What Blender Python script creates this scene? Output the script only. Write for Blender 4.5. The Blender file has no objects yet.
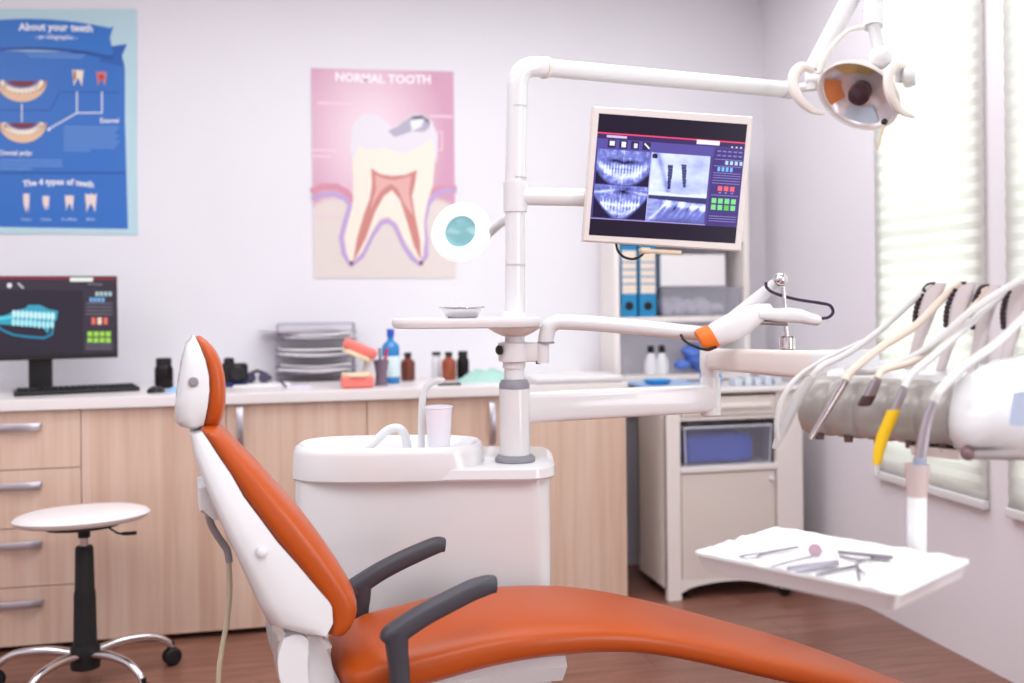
import bpy, bmesh, math, random
from mathutils import Vector, Matrix, noise
random.seed(7)
R = math.radians
SC = bpy.context.scene
COL = SC.collection

# ------------------------------------------------------------------ camera
F = 1020.0                      # focal length in pixels of a 1024 px wide frame
CAM = Vector((0.0, 0.0, 1.233))
YAW, ROLL = R(12.6), R(0.6)
FWD = Vector((math.sin(YAW), math.cos(YAW), 0))
R0 = Vector((math.cos(YAW), -math.sin(YAW), 0))
U0 = Vector((0, 0, 1))
RT = R0 * math.cos(ROLL) - U0 * math.sin(ROLL)
UP = U0 * math.cos(ROLL) + R0 * math.sin(ROLL)
cd = bpy.data.cameras.new('camera')
cam = bpy.data.objects.new('camera', cd)
COL.objects.link(cam)
SC.camera = cam
cd.sensor_width = 36.0
cd.lens = 36.0 * F / 1024.0
cd.shift_y = -(341.5 - 300.0) / 1024.0
cd.clip_start = 0.05
M3 = Matrix((RT, UP, -FWD)).transposed()
cam.matrix_world = Matrix.Translation(CAM) @ M3.to_4x4()
cd.dof.use_dof = True
cd.dof.focus_distance = 2.4
cd.dof.aperture_fstop = 1.75

# ------------------------------------------------------------------ world, lights, exposure
W = bpy.data.worlds.new('daylight'); SC.world = W; W.use_nodes = True
W.node_tree.nodes['Background'].inputs[0].default_value = (0.93, 0.97, 1.0, 1)
W.node_tree.nodes['Background'].inputs[1].default_value = 5.0
SC.view_settings.view_transform = 'Standard'
SC.view_settings.look = 'None'
SC.view_settings.exposure = 0.1
SC.view_settings.gamma = 1.0
SC.view_settings.use_curve_mapping = False

def area(name, loc, size, power, col=(1, 1, 1), rot=(0, 0, 0)):
    l = bpy.data.lights.new(name, 'AREA'); l.shape = 'RECTANGLE'
    l.size, l.size_y = size; l.energy = power; l.color = col
    o = bpy.data.objects.new(name, l); COL.objects.link(o)
    o.location = loc; o.rotation_euler = rot
    return o
area('ceiling_light_near', (0.2, 0.6, 2.72), (1.5, 1.5), 38, (0.965, 0.98, 1.0))
area('ceiling_light_far', (0.7, 3.0, 2.72), (2.6, 1.4), 38, (0.965, 0.98, 1.0))
area('ceiling_light_left', (-1.9, 1.8, 2.72), (1.0, 2.2), 29, (0.965, 0.98, 1.0))
area('window_light_rear', (2.15, -0.2, 1.5), (1.9, 1.6), 62, (0.95, 0.975, 1.0), (0, R(90), 0))  # added fill for upright faces; the right wall has no window here

# ------------------------------------------------------------------ projecting helpers
def ray(px, py):
    return FWD + RT * ((px - 512.0) / F) + UP * (-(py - 300.0) / F)
def at(px, py, z): return CAM + ray(px, py) * z
def onY(px, py, Y):
    d = ray(px, py); return CAM + d * (Y / d.y)
def onX(px, py, X):
    d = ray(px, py); return CAM + d * (X / d.x)
def onH(px, py, h):
    d = ray(px, py); return CAM + d * ((h - CAM.z) / d.z)
def onP(px, py, p, n):
    d = ray(px, py); return CAM + d * ((p - CAM).dot(n) / d.dot(n))
def Fr(u, z, h):
    v = R0 * u + FWD * z; return Vector((v.x, v.y, h))

# ------------------------------------------------------------------ materials
def C(r, g, b):
    f = lambda c: (c / 255 / 12.92) if c / 255 <= 0.04045 else ((c / 255 + 0.055) / 1.055) ** 2.4
    return (f(r), f(g), f(b), 1)
MATS = {}
def mat(name, col, rough=0.45, metal=0.0, coat=0.0, spec=0.5, trans=0.0, var=0.03, bump=0.0, bscale=60.0, emit=None, es=1.0, alpha=1.0, ior=1.45):
    if name in MATS: return MATS[name]
    m = bpy.data.materials.new(name); m.use_nodes = True
    nt = m.node_tree; b = nt.nodes['Principled BSDF']
    b.inputs['Roughness'].default_value = rough
    b.inputs['Metallic'].default_value = metal
    b.inputs['Coat Weight'].default_value = coat
    b.inputs['Coat Roughness'].default_value = 0.06
    b.inputs['Specular IOR Level'].default_value = spec
    b.inputs['Transmission Weight'].default_value = trans
    b.inputs['IOR'].default_value = ior
    b.inputs['Alpha'].default_value = alpha
    tc = nt.nodes.new('ShaderNodeTexCoord')
    n = nt.nodes.new('ShaderNodeTexNoise'); n.inputs['Scale'].default_value = 6.0; n.inputs['Detail'].default_value = 4
    nt.links.new(tc.outputs['Object'], n.inputs['Vector'])
    mx = nt.nodes.new('ShaderNodeMix'); mx.data_type = 'RGBA'
    mx.inputs[6].default_value = tuple(c * (1 - var) for c in col[:3]) + (1,)
    mx.inputs[7].default_value = tuple(min(1, c * (1 + var)) for c in col[:3]) + (1,)
    nt.links.new(n.outputs['Fac'], mx.inputs[0])
    nt.links.new(mx.outputs[2], b.inputs['Base Color'])
    if bump:
        n2 = nt.nodes.new('ShaderNodeTexNoise'); n2.inputs['Scale'].default_value = bscale; n2.inputs['Detail'].default_value = 5
        nt.links.new(tc.outputs['Object'], n2.inputs['Vector'])
        bp = nt.nodes.new('ShaderNodeBump'); bp.inputs['Strength'].default_value = bump; bp.inputs['Distance'].default_value = 0.002
        nt.links.new(n2.outputs['Fac'], bp.inputs['Height'])
        nt.links.new(bp.outputs['Normal'], b.inputs['Normal'])
    if emit:
        b.inputs['Emission Color'].default_value = emit
        b.inputs['Emission Strength'].default_value = es
    MATS[name] = m
    return m

def wood_mat(name, ca, cb, cc, grain=(34, 34, 1.3), rough=0.42):
    m = bpy.data.materials.new(name); m.use_nodes = True
    nt = m.node_tree; b = nt.nodes['Principled BSDF']; b.inputs['Roughness'].default_value = rough
    tc = nt.nodes.new('ShaderNodeTexCoord'); mp = nt.nodes.new('ShaderNodeMapping')
    mp.inputs['Scale'].default_value = grain
    nt.links.new(tc.outputs['Object'], mp.inputs['Vector'])
    n = nt.nodes.new('ShaderNodeTexNoise'); n.inputs['Scale'].default_value = 1.0; n.inputs['Detail'].default_value = 7; n.inputs['Roughness'].default_value = 0.62
    n.inputs['Distortion'].default_value = 0.4
    nt.links.new(mp.outputs[0], n.inputs['Vector'])
    mp2 = nt.nodes.new('ShaderNodeMapping'); mp2.inputs['Scale'].default_value = tuple(g * 0.22 for g in grain)
    nt.links.new(tc.outputs['Object'], mp2.inputs['Vector'])
    n2 = nt.nodes.new('ShaderNodeTexNoise'); n2.inputs['Detail'].default_value = 2; n2.inputs['Scale'].default_value = 1.0
    nt.links.new(mp2.outputs[0], n2.inputs['Vector'])
    ad = nt.nodes.new('ShaderNodeMath'); ad.operation = 'MULTIPLY_ADD'; ad.inputs[1].default_value = 0.5
    nt.links.new(n.outputs['Fac'], ad.inputs[0])
    m2 = nt.nodes.new('ShaderNodeMath'); m2.operation = 'MULTIPLY'; m2.inputs[1].default_value = 0.5
    nt.links.new(n2.outputs['Fac'], m2.inputs[0]); nt.links.new(m2.outputs[0], ad.inputs[2])
    cr = nt.nodes.new('ShaderNodeValToRGB')
    cr.color_ramp.elements[0].position = 0.36; cr.color_ramp.elements[0].color = ca
    cr.color_ramp.elements[1].position = 0.64; cr.color_ramp.elements[1].color = cc
    e = cr.color_ramp.elements.new(0.5); e.color = cb
    nt.links.new(ad.outputs[0], cr.inputs['Fac']); nt.links.new(cr.outputs['Color'], b.inputs['Base Color'])
    MATS[name] = m
    return m

def attr_mat(name, emis=0.0, rough=0.5, spec=0.5):
    m = bpy.data.materials.new(name); m.use_nodes = True
    nt = m.node_tree; b = nt.nodes['Principled BSDF']; b.inputs['Roughness'].default_value = rough
    a = nt.nodes.new('ShaderNodeAttribute'); a.attribute_name = 'Col'
    if emis:
        b.inputs['Base Color'].default_value = (0.008, 0.008, 0.01, 1); b.inputs['Specular IOR Level'].default_value = 0.12
        nt.links.new(a.outputs['Color'], b.inputs['Emission Color']); b.inputs['Emission Strength'].default_value = emis
    else:
        nt.links.new(a.outputs['Color'], b.inputs['Base Color'])
    return m

WALL = mat('wall_paint', C(232, 231, 237), 0.75, var=0.01, bump=0.15, bscale=180)
WALLR = mat('wall_paint_right', C(236, 232, 238), 0.75, var=0.01, bump=0.15, bscale=180)
CEIL = mat('ceiling_paint', C(240, 238, 240), 0.9, var=0.01)
PLAST = mat('white_enamel', C(226, 227, 229), 0.22, coat=0.5, var=0.01)
PLASTM = mat('white_plastic_matte', C(224, 223, 225), 0.4, var=0.01)
CREAM = mat('cream_plastic', C(230, 221, 215), 0.35, var=0.02)
GREYP = mat('grey_plastic', C(142, 142, 152), 0.4)
BEIGEG = mat('warm_grey_plastic', C(160, 153, 148), 0.35, coat=0.3)
ORANGE = mat('orange_leather', C(178, 76, 20), 0.36, spec=0.42, var=0.05, bump=0.08, bscale=160)
BLACK = mat('black_plastic', C(26, 24, 28), 0.4)
BLACKS = mat('black_rubber', C(20, 19, 22), 0.6)
DGREY = mat('charcoal_armrest', C(62, 60, 68), 0.42, var=0.04, bump=0.1, bscale=300)
CHROME = mat('chrome', C(215, 212, 215), 0.12, metal=1.0)
STEEL = mat('brushed_steel', C(180, 175, 178), 0.3, metal=1.0)
ALU = mat('satin_aluminium', C(196, 192, 200), 0.35, metal=0.85)
WTOP = mat('worktop_laminate', C(236, 230, 230), 0.3, var=0.01)
WOOD = wood_mat('beech_laminate', C(207, 172, 152), C(220, 190, 171), C(229, 204, 187))
CARTM = mat('trolley_plastic', C(240, 233, 229), 0.45, var=0.01)
CARTD = mat('trolley_panel', C(226, 216, 210), 0.5, var=0.01)
YELL = mat('yellow_plastic', C(240, 196, 30), 0.35)
CLEAR = mat('clear_plastic', C(225, 228, 240), 0.12, trans=0.85, ior=1.15)
AMBER = mat('amber_glass', C(110, 42, 22), 0.1, coat=0.5, var=0.1)
DARKJ = mat('dark_glass', C(24, 15, 18), 0.3, spec=0.3)
HOSEW = mat('hose_white', C(206, 204, 203), 0.35)
HOSET = mat('hose_tan', C(216, 200, 184), 0.4)
PAPER = mat('paper', C(240, 238, 240), 0.8, var=0.01)
BLUEC = mat('blue_cloth', C(62, 86, 190), 0.8, var=0.15, bump=0.5, bscale=40)

# ------------------------------------------------------------------ mesh helpers
def NB(): return bmesh.new()
def box(bm, c, s, X=Vector((1, 0, 0)), Y=Vector((0, 1, 0)), Z=Vector((0, 0, 1)), bev=0.0, seg=2):
    c = Vector(c)
    vs = []
    for dx in (-.5, .5):
        for dy in (-.5, .5):
            for dz in (-.5, .5):
                vs.append(bm.verts.new(c + X * s[0] * dx + Y * s[1] * dy + Z * s[2] * dz))
    fs = [(0, 1, 3, 2), (4, 6, 7, 5), (0, 4, 5, 1), (2, 3, 7, 6), (0, 2, 6, 4), (1, 5, 7, 3)]
    nf = [bm.faces.new([vs[i] for i in f]) for f in fs]
    if bev:
        es = set()
        for f in nf: es.update(f.edges)
        bmesh.ops.bevel(bm, geom=list(es), offset=bev, segments=seg, affect='EDGES', profile=0.5)
    return bm
def fbox(bm, u0, u1, z0, z1, h0, h1, bev=0.0, seg=2):   # box aligned with the dental unit's own axes
    return box(bm, Fr((u0 + u1) / 2, (z0 + z1) / 2, (h0 + h1) / 2), (u1 - u0, z1 - z0, h1 - h0), R0, FWD, U0, bev, seg)
def wbox(bm, x0, x1, y0, y1, z0, z1, bev=0.0, seg=2):
    return box(bm, ((x0 + x1) / 2, (y0 + y1) / 2, (z0 + z1) / 2), (x1 - x0, y1 - y0, z1 - z0), bev=bev, seg=seg)
def loft(bm, rings, cap=True, closed=False):
    V = [[bm.verts.new(p) for p in r] for r in rings]
    n = len(V[0])
    m = len(V)
    for i in range(m if closed else m - 1):
        A, B = V[i], V[(i + 1) % m]
        for j in range(n):
            bm.faces.new((A[j], A[(j + 1) % n], B[(j + 1) % n], B[j]))
    if cap and not closed:
        bm.faces.new(V[0][::-1]); bm.faces.new(V[-1])
    return bm
def sring(c, ax, ay, rx, ry, n=24, e=2.0):
    out = []
    for k in range(n):
        t = 2 * math.pi * k / n
        cs, sn = math.cos(t), math.sin(t)
        out.append(c + ax * (rx * math.copysign(abs(cs) ** (2 / e), cs)) + ay * (ry * math.copysign(abs(sn) ** (2 / e), sn)))
    return out
def frames(pts):
    pts = [Vector(p) for p in pts]; n = len(pts); T = []
    for i in range(n):
        a = pts[max(0, i - 1)]; b = pts[min(n - 1, i + 1)]
        T.append((b - a).normalized())
    ref = Vector((0, 0, 1)) if abs(T[0].z) < 0.9 else Vector((1, 0, 0))
    N = (ref - T[0] * ref.dot(T[0])).normalized(); out = []
    for t in T:
        N = (N - t * N.dot(t)).normalized()
        out.append((t, N, t.cross(N)))
    return pts, out
def tube(bm, pts, r, n=12, cap=True, flat=None):
    pts, fr = frames(pts)
    rs = r if isinstance(r, (list, tuple)) else [r] * len(pts)
    rings = []
    for p, (t, N, B), q in zip(pts, fr, rs):
        rings.append(sring(p, N, B, q, q * (flat or 1), n))
    return loft(bm, rings, cap)
def smooth_path(pts, k=6):
    pts = [Vector(p) for p in pts]
    P = [pts[0] * 2 - pts[1]] + pts + [pts[-1] * 2 - pts[-2]]
    out = []
    for i in range(1, len(P) - 2):
        for j in range(k):
            t = j / k
            a, b, c, d = P[i - 1], P[i], P[i + 1], P[i + 2]
            out.append(0.5 * ((2 * b) + (c - a) * t + (2 * a - 5 * b + 4 * c - d) * t * t + (3 * b - a - 3 * c + d) * t ** 3))
    out.append(pts[-1])
    return out
def lathe(bm, prof, c, axis=U0, n=24, cap=True):
    axis = axis.normalized()
    ref = Vector((1, 0, 0)) if abs(axis.x) < 0.9 else Vector((0, 1, 0))
    X = (ref - axis * ref.dot(axis)).normalized(); Y = axis.cross(X)
    rings = [sring(Vector(c) + axis * h, X, Y, max(r, 1e-4), max(r, 1e-4), n) for r, h in prof]
    return loft(bm, rings, cap)
def ball(bm, c, r, n=16, m=10, sc=(1, 1, 1)):
    rings = []
    for i in range(1, m):
        a = math.pi * i / m
        rings.append([Vector(c) + Vector((r * math.sin(a) * math.cos(t) * sc[0], r * math.sin(a) * math.sin(t) * sc[1], -r * math.cos(a) * sc[2]))
                      for t in [2 * math.pi * k / n for k in range(n)]])
    return loft(bm, rings)
def prism(bm, poly, d, bev=0.0, seg=2):
    poly = [Vector(p) for p in poly]; d = Vector(d)
    a = [bm.verts.new(p) for p in poly]; b = [bm.verts.new(p + d) for p in poly]
    n = len(a); fs = [bm.faces.new(a[::-1]), bm.faces.new(b)]
    for i in range(n): fs.append(bm.faces.new((a[i], a[(i + 1) % n], b[(i + 1) % n], b[i])))
    if bev:
        es = set()
        for f in fs[:2]: es.update(f.edges)
        bmesh.ops.bevel(bm, geom=list(es), offset=bev, segments=seg, affect='EDGES', profile=0.5)
    return bm

def wmat(o):
    m = o.matrix_basis.copy()
    while o.parent:
        o = o.parent; m = o.matrix_basis @ m
    return m
def obj(name, bm, m, parent=None, sharp=38, wn=False, sub=0, origin=None):
    bmesh.ops.recalc_face_normals(bm, faces=bm.faces)
    me = bpy.data.meshes.new(name)
    if parent is not None:
        bm.transform(wmat(parent).inverted()); loc = None
    else:
        if origin is None:
            xs = [v.co for v in bm.verts]
            loc = Vector(((min(v.x for v in xs) + max(v.x for v in xs)) / 2, (min(v.y for v in xs) + max(v.y for v in xs)) / 2, min(v.z for v in xs)))
        else: loc = Vector(origin)
        bm.transform(Matrix.Translation(-loc))
    bm.to_mesh(me); bm.free()
    for mm in (m if isinstance(m, (list, tuple)) else [m]): me.materials.append(mm)
    me.shade_smooth(); me.set_sharp_from_angle(angle=R(sharp))
    o = bpy.data.objects.new(name, me); COL.objects.link(o)
    if parent is not None: o.parent = parent
    else: o.location = loc
    if sub:
        s = o.modifiers.new('sub', 'SUBSURF'); s.levels = sub; s.render_levels = sub
    if wn:
        w = o.modifiers.new('wn', 'WEIGHTED_NORMAL'); w.keep_sharp = True
    return o
def tag(o, label, cat, group=None):
    o['label'] = label; o['category'] = cat
    if group: o['group'] = group
    return o
def thing(name, label, cat, loc=(0, 0, 0), group=None, rz=0):
    o = bpy.data.objects.new(name, None); COL.objects.link(o); o.empty_display_size = 0.05
    o.location = loc; o.rotation_euler = (0, 0, rz)
    return tag(o, label, cat, group)
def struct(o):
    o['kind'] = 'structure'; return o
def copy_tree(o, parent=None):
    c = o.copy(); COL.objects.link(c); c.parent = parent
    for ch in list(o.children): copy_tree(ch, c)
    return c

class Art:   # flat printed / displayed artwork lying on one real plane
    def __init__(s, mapper, normal):
        s.m, s.n = mapper, normal.normalized(); s.v, s.f, s.c = [], [], []
    def poly(s, pts, col, layer=1):
        b = len(s.v)
        for p in pts: s.v.append(s.m(p[0], p[1]) + s.n * (0.0004 * layer))
        s.f.append(list(range(b, b + len(pts)))); s.c.append([col] * len(pts))
    def rect(s, x0, y0, x1, y1, col, layer=1): s.poly([(x0, y0), (x1, y0), (x1, y1), (x0, y1)], col, layer)
    def disc(s, x, y, rx, ry, col, layer=1, n=20):
        s.poly([(x + rx * math.cos(2 * math.pi * k / n), y + ry * math.sin(2 * math.pi * k / n)) for k in range(n)], col, layer)
    def line(s, pts, w, col, layer=1):
        for q, ((a, b), (c, d)) in enumerate(zip(pts, pts[1:])):
            L = math.hypot(c - a, d - b) or 1; nx, ny = -(d - b) / L * w / 2, (c - a) / L * w / 2
            ex, ey = (c - a) / L * w * .3, (d - b) / L * w * .3
            s.poly([(a - ex + nx, b - ey + ny), (c + ex + nx, d + ey + ny), (c + ex - nx, d + ey - ny), (a - ex - nx, b - ey - ny)], col, layer + .12 * (q % 5))
    def grid(s, q, nx, ny, fn, layer=1):      # q: four corners TL, TR, BR, BL
        def P(u, v):
            return ((q[0][0] * (1 - u) + q[1][0] * u) * (1 - v) + (q[3][0] * (1 - u) + q[2][0] * u) * v,
                    (q[0][1] * (1 - u) + q[1][1] * u) * (1 - v) + (q[3][1] * (1 - u) + q[2][1] * u) * v)
        b = len(s.v); cs = []
        for j in range(ny + 1):
            for i in range(nx + 1):
                p = P(i / nx, j / ny); s.v.append(s.m(*p) + s.n * (0.0004 * layer)); cs.append(fn(i / nx, j / ny))
        for j in range(ny):
            for i in range(nx):
                ids = [j * (nx + 1) + i, j * (nx + 1) + i + 1, (j + 1) * (nx + 1) + i + 1, (j + 1) * (nx + 1) + i]
                s.f.append([b + k for k in ids]); s.c.append([cs[k] for k in ids])
    def text(s, body, x, y, size, col, layer=2, align='LEFT', bold=0.0, slope=0.0, arc=0.0):
        cu = bpy.data.curves.new('t', 'FONT'); cu.body = body; cu.size = size; cu.align_x = align; cu.offset = bold * size; cu.resolution_u = 2
        o = bpy.data.objects.new('t', cu); me = o.to_mesh(); b = len(s.v)
        for v in me.vertices:
            X = x + v.co.x; s.v.append(s.m(X, y - v.co.y + slope * v.co.x + arc * v.co.x ** 2) + s.n * (0.0004 * layer))
        for p in me.polygons:
            s.f.append([b + k for k in p.vertices]); s.c.append([col] * len(p.vertices))
        o.to_mesh_clear(); bpy.data.objects.remove(o); bpy.data.curves.remove(cu)
    def build(s, name, m, parent):
        me = bpy.data.meshes.new(name)
        inv = wmat(parent).inverted()
        me.from_pydata([inv @ v for v in s.v], [], s.f)
        ca = me.color_attributes.new('Col', 'FLOAT_COLOR', 'CORNER')
        k = 0; flat = []
        for c in s.c:
            for q in c: flat.extend(q)
        ca.data.foreach_set('color', flat)
        # faces look along the plane normal
        nn = (inv.to_3x3() @ s.n)
        flip = [p.index for p in me.polygons if p.normal.dot(nn) < 0]
        me.materials.append(m)
        if flip:
            bm = bmesh.new(); bm.from_mesh(me); bm.faces.ensure_lookup_table()
            bmesh.ops.reverse_faces(bm, faces=[bm.faces[i] for i in flip]); bm.to_mesh(me); bm.free()
        o = bpy.data.objects.new(name, me); COL.objects.link(o); o.parent = parent
        return o

# ================================================================== SETTING
XR, YB, XL, YF, HC = 2.25, 4.50, -3.0, -2.4, 2.75
def floor_mat():
    m = bpy.data.materials.new('floor_laminate'); m.use_nodes = True
    nt = m.node_tree; b = nt.nodes['Principled BSDF']; b.inputs['Roughness'].default_value = 0.33
    tc = nt.nodes.new('ShaderNodeTexCoord')
    br = nt.nodes.new('ShaderNodeTexBrick'); br.inputs['Scale'].default_value = 1.0
    br.inputs['Brick Width'].default_value = 1.2; br.inputs['Row Height'].default_value = 0.19
    br.inputs['Mortar Size'].default_value = 0.0015; br.inputs['Mortar Smooth'].default_value = 0.2
    br.inputs['Color1'].default_value = C(152, 106, 90); br.inputs['Color2'].default_value = C(134, 89, 75); br.inputs['Mortar'].default_value = C(84, 52, 46)
    nt.links.new(tc.outputs['Object'], br.inputs['Vector'])
    mp = nt.nodes.new('ShaderNodeMapping'); mp.inputs['Scale'].default_value = (1.6, 22, 1)
    nt.links.new(tc.outputs['Object'], mp.inputs['Vector'])
    n = nt.nodes.new('ShaderNodeTexNoise'); n.inputs['Scale'].default_value = 2.0; n.inputs['Detail'].default_value = 8; n.inputs['Distortion'].default_value = 0.8
    nt.links.new(mp.outputs[0], n.inputs['Vector'])
    cr = nt.nodes.new('ShaderNodeValToRGB'); cr.color_ramp.elements[0].position = 0.3; cr.color_ramp.elements[0].color = (0.5, 0.5, 0.5, 1)
    cr.color_ramp.elements[1].position = 0.72; cr.color_ramp.elements[1].color = (1.2, 1.2, 1.2, 1)
    nt.links.new(n.outputs['Fac'], cr.inputs['Fac'])
    mx = nt.nodes.new('ShaderNodeMix'); mx.data_type = 'RGBA'; mx.blend_type = 'MULTIPLY'; mx.inputs[0].default_value = 0.8
    nt.links.new(br.outputs['Color'], mx.inputs[6]); nt.links.new(cr.outputs['Color'], mx.inputs[7])
    nt.links.new(mx.outputs[2], b.inputs['Base Color'])
    return m
b = NB(); wbox(b, XL - .1, XR + .2, YF - .1, YB + .1, -0.1, 0); struct(obj('floor', b, floor_mat(), origin=(0, 0, 0)))
b = NB(); wbox(b, XL - .1, XR + .2, YF - .1, YB + .1, HC, HC + .1); struct(obj('ceiling', b, CEIL))
b = NB(); wbox(b, XL - .1, XR + .2, YB, YB + .12, 0, HC); struct(obj('wall_back', b, WALL, origin=(0, YB, 0)))
b = NB(); wbox(b, XL - .1, XL, YF, YB, 0, HC); struct(obj('wall_left', b, WALL))
b = NB(); wbox(b, XL - .1, XR + .2, YF - .1, YF, 0, HC); struct(obj('wall_front', b, WALL))
# right wall with two window openings
XB_ = XR - .014
WIN = [(onX(985, 300, XB_).y + .05, onX(876, 300, XB_).y - .02), (1.83, onX(1006.5, 300, XB_).y - .02)]
SILL, HEAD = 0.60, 2.45
b = NB()
ys = [YF, WIN[1][0], WIN[1][1], WIN[0][0], WIN[0][1], YB]
for i in (0, 2, 4): wbox(b, XR, XR + .2, ys[i], ys[i + 1], 0, HC)
for (a, c) in WIN:
    wbox(b, XR, XR + .2, a, c, 0, SILL); wbox(b, XR, XR + .2, a, c, HEAD, HC)
struct(obj('wall_right', b, WALLR, origin=(XR, 1, 0)))
GLASS = mat('window_glass', C(240, 250, 248), 0.0, trans=1.0, ior=1.05, var=0)
FRAMEM = mat('window_frame_white', C(225, 222, 222), 0.4)
for i, (a, c) in enumerate(WIN):
    w = thing('window_%d' % (i + 1), '', '', (XR + .1, (a + c) / 2, SILL)); del w['label']; del w['category']; w['kind'] = 'structure'
    b = NB(); t = .045
    wbox(b, XR + .08, XR + .13, a, a + t, SILL, HEAD, .004); wbox(b, XR + .08, XR + .13, c - t, c, SILL, HEAD, .004)
    wbox(b, XR + .08, XR + .13, a, c, SILL, SILL + t, .004); wbox(b, XR + .08, XR + .13, a, c, HEAD - t, HEAD, .004)
    mid = 3.26 if i == 0 else (a + c) / 2
    wbox(b, XR + .085, XR + .125, mid - .03, mid + .03, SILL, HEAD, .004)
    wbox(b, XR + .085, XR + .125, a, c, 1.44, 1.49, .004)
    o = obj('window_frame', b, FRAMEM, w, wn=True); 
    b = NB(); wbox(b, XR + .1, XR + .106, a + t, c - t, SILL + t, HEAD - t); obj('window_pane', b, GLASS, w)

# pleated blinds
def blind_mat():
    m = bpy.data.materials.new('blind_fabric'); m.use_nodes = True; nt = m.node_tree
    nt.nodes.remove(nt.nodes['Principled BSDF']); out = nt.nodes['Material Output']
    d = nt.nodes.new('ShaderNodeBsdfDiffuse'); d.inputs[0].default_value = C(238, 238, 238)
    tr = nt.nodes.new('ShaderNodeBsdfTranslucent'); tr.inputs[0].default_value = C(244, 243, 234)
    tc = nt.nodes.new('ShaderNodeTexCoord'); mp = nt.nodes.new('ShaderNodeMapping'); mp.inputs['Scale'].default_value = (1, 1.2, 26)
    n = nt.nodes.new('ShaderNodeTexNoise'); n.inputs['Scale'].default_value = 1; n.inputs['Detail'].default_value = 4
    nt.links.new(tc.outputs['Object'], mp.inputs[0]); nt.links.new(mp.outputs[0], n.inputs['Vector'])
    mr = nt.nodes.new('ShaderNodeMapRange'); mr.inputs[3].default_value = 0.47; mr.inputs[4].default_value = 0.53
    nt.links.new(n.outputs['Fac'], mr.inputs[0])
    mx = nt.nodes.new('ShaderNodeMixShader')
    nt.links.new(mr.outputs[0], mx.inputs[0]); nt.links.new(d.outputs[0], mx.inputs[1]); nt.links.new(tr.outputs[0], mx.inputs[2])
    nt.links.new(mx.outputs[0], out.inputs[0]); return m
BLIND = blind_mat()
def blind(y0, y1, bottom, label):
    t = thing('pleated_blind', label, 'blind', (XR - .03, (y0 + y1) / 2, bottom), 'pleated window blinds')
    b = NB(); z = bottom + .03; k = 0; rows = []
    while z < 2.5:
        rows.append((XR - .014 + (.003 if k % 2 else -.003), z)); z += .0255; k += 1
    n = 12; V = []
    for x, z in rows:
        V.append([b.verts.new((x, y0 + (y1 - y0) * i / n, z)) for i in range(n + 1)])
    for A, B in zip(V, V[1:]):
        for i in range(n): b.faces.new((A[i], A[i + 1], B[i + 1], B[i]))
    g = obj('pleated_fabric', b, BLIND, t, sharp=20)
    s = g.modifiers.new('s', 'SOLIDIFY'); s.thickness = 0.0006
    b = NB(); wbox(b, XR - .032, XR - .004, y0, y1, bottom, bottom + .03, .006); obj('bottom_rail', b, PLASTM, t, wn=True)
    b = NB(); wbox(b, XR - .06, XR - .002, y0, y1, rows[-1][1], rows[-1][1] + .05, .006); obj('head_rail', b, PLASTM, t, wn=True)
    return t
blind(onX(985, 300, XR - .014).y, onX(876, 300, XR - .014).y, .53, 'narrow white pleated blind over the window nearer the room corner')
blind(1.80, onX(1006.5, 300, XR - .014).y, .53, 'white pleated blind at the right edge of the photo, past the wall pier')

# ================================================================== BACK FURNITURE
YC = 3.91            # front plane of the fitted cabinets
xj = lambda px: onY(px, 500, YC).x
X_D, X_1, X_2, X_3, X_E = xj(81.5), xj(227), xj(368), xj(505), xj(627)
HT = 0.90
PL = mat('plinth_black', C(38, 30, 32), 0.6)
def handle_h(parent, xc, z, yf, w=.16):
    b = NB(); pts = []
    for k in range(9):
        t = k / 8; pts.append(Vector((xc - w / 2 + w * t, yf - .008 - .02 * math.sin(math.pi * min(1, max(0, t))) ** .6, z)))
    rings = [sring(p, Vector((0, 1, 0)), U0, .004, .014, 10, 4) for p in pts]
    loft(b, rings)
    for sx in (-1, 1): wbox(b, xc + sx * (w / 2 - .006) - .006, xc + sx * (w / 2 - .006) + .006, yf - .012, yf, z - .01, z + .01)
    return obj('handle', b, ALU, parent)
def handle_v(parent, xc, z, yf, w=.17):
    b = NB(); rings = []
    for k in range(11):
        t = k / 10; rings.append(sring(Vector((xc, yf - .006 - .026 * math.sin(math.pi * t) ** .6, z - w / 2 + w * t)), Vector((0, 1, 0)), Vector((1, 0, 0)), .0035, .012, 10, 4))
    loft(b, rings)
    for s in (-1, 1): wbox(b, xc - .01, xc + .01, yf - .012, yf, z + s * (w / 2 - .008) - .006, z + s * (w / 2 - .008) + .006)
    return obj('handle', b, ALU, parent)
H0 = onY(40, 645, YC).z      # underside of the fronts
H1 = HT - .042
def body(t, x0, x1):
    b = NB(); wbox(b, x0 + .001, x1 - .001, YC + .02, YB - .005, H0, H1); obj('body', b, WOOD, t)
    b = NB(); wbox(b, x0 + .001, x1 - .001, YC + .07, YB - .02, 0, H0); obj('plinth', b, PL, t)
t = thing('drawer_unit', 'light beech drawer unit with four drawers under the computer', 'cabinet', ((X_D - .22), 4.2, 0))
W0 = .46; body(t, X_D - W0, X_D)
for k in range(4):
    z0 = H0 + (H1 - H0) * k / 4; z1 = H0 + (H1 - H0) * (k + 1) / 4
    b = NB(); wbox(b, X_D - W0 + .0015, X_D - .0015, YC, YC + .019, z0 + .0018, z1 - .0018, .001, 1)
    d = obj('drawer', b, WOOD, t)
    handle_h(d, X_D - .213, z1 - (z1 - z0) * .27, YC)
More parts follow.
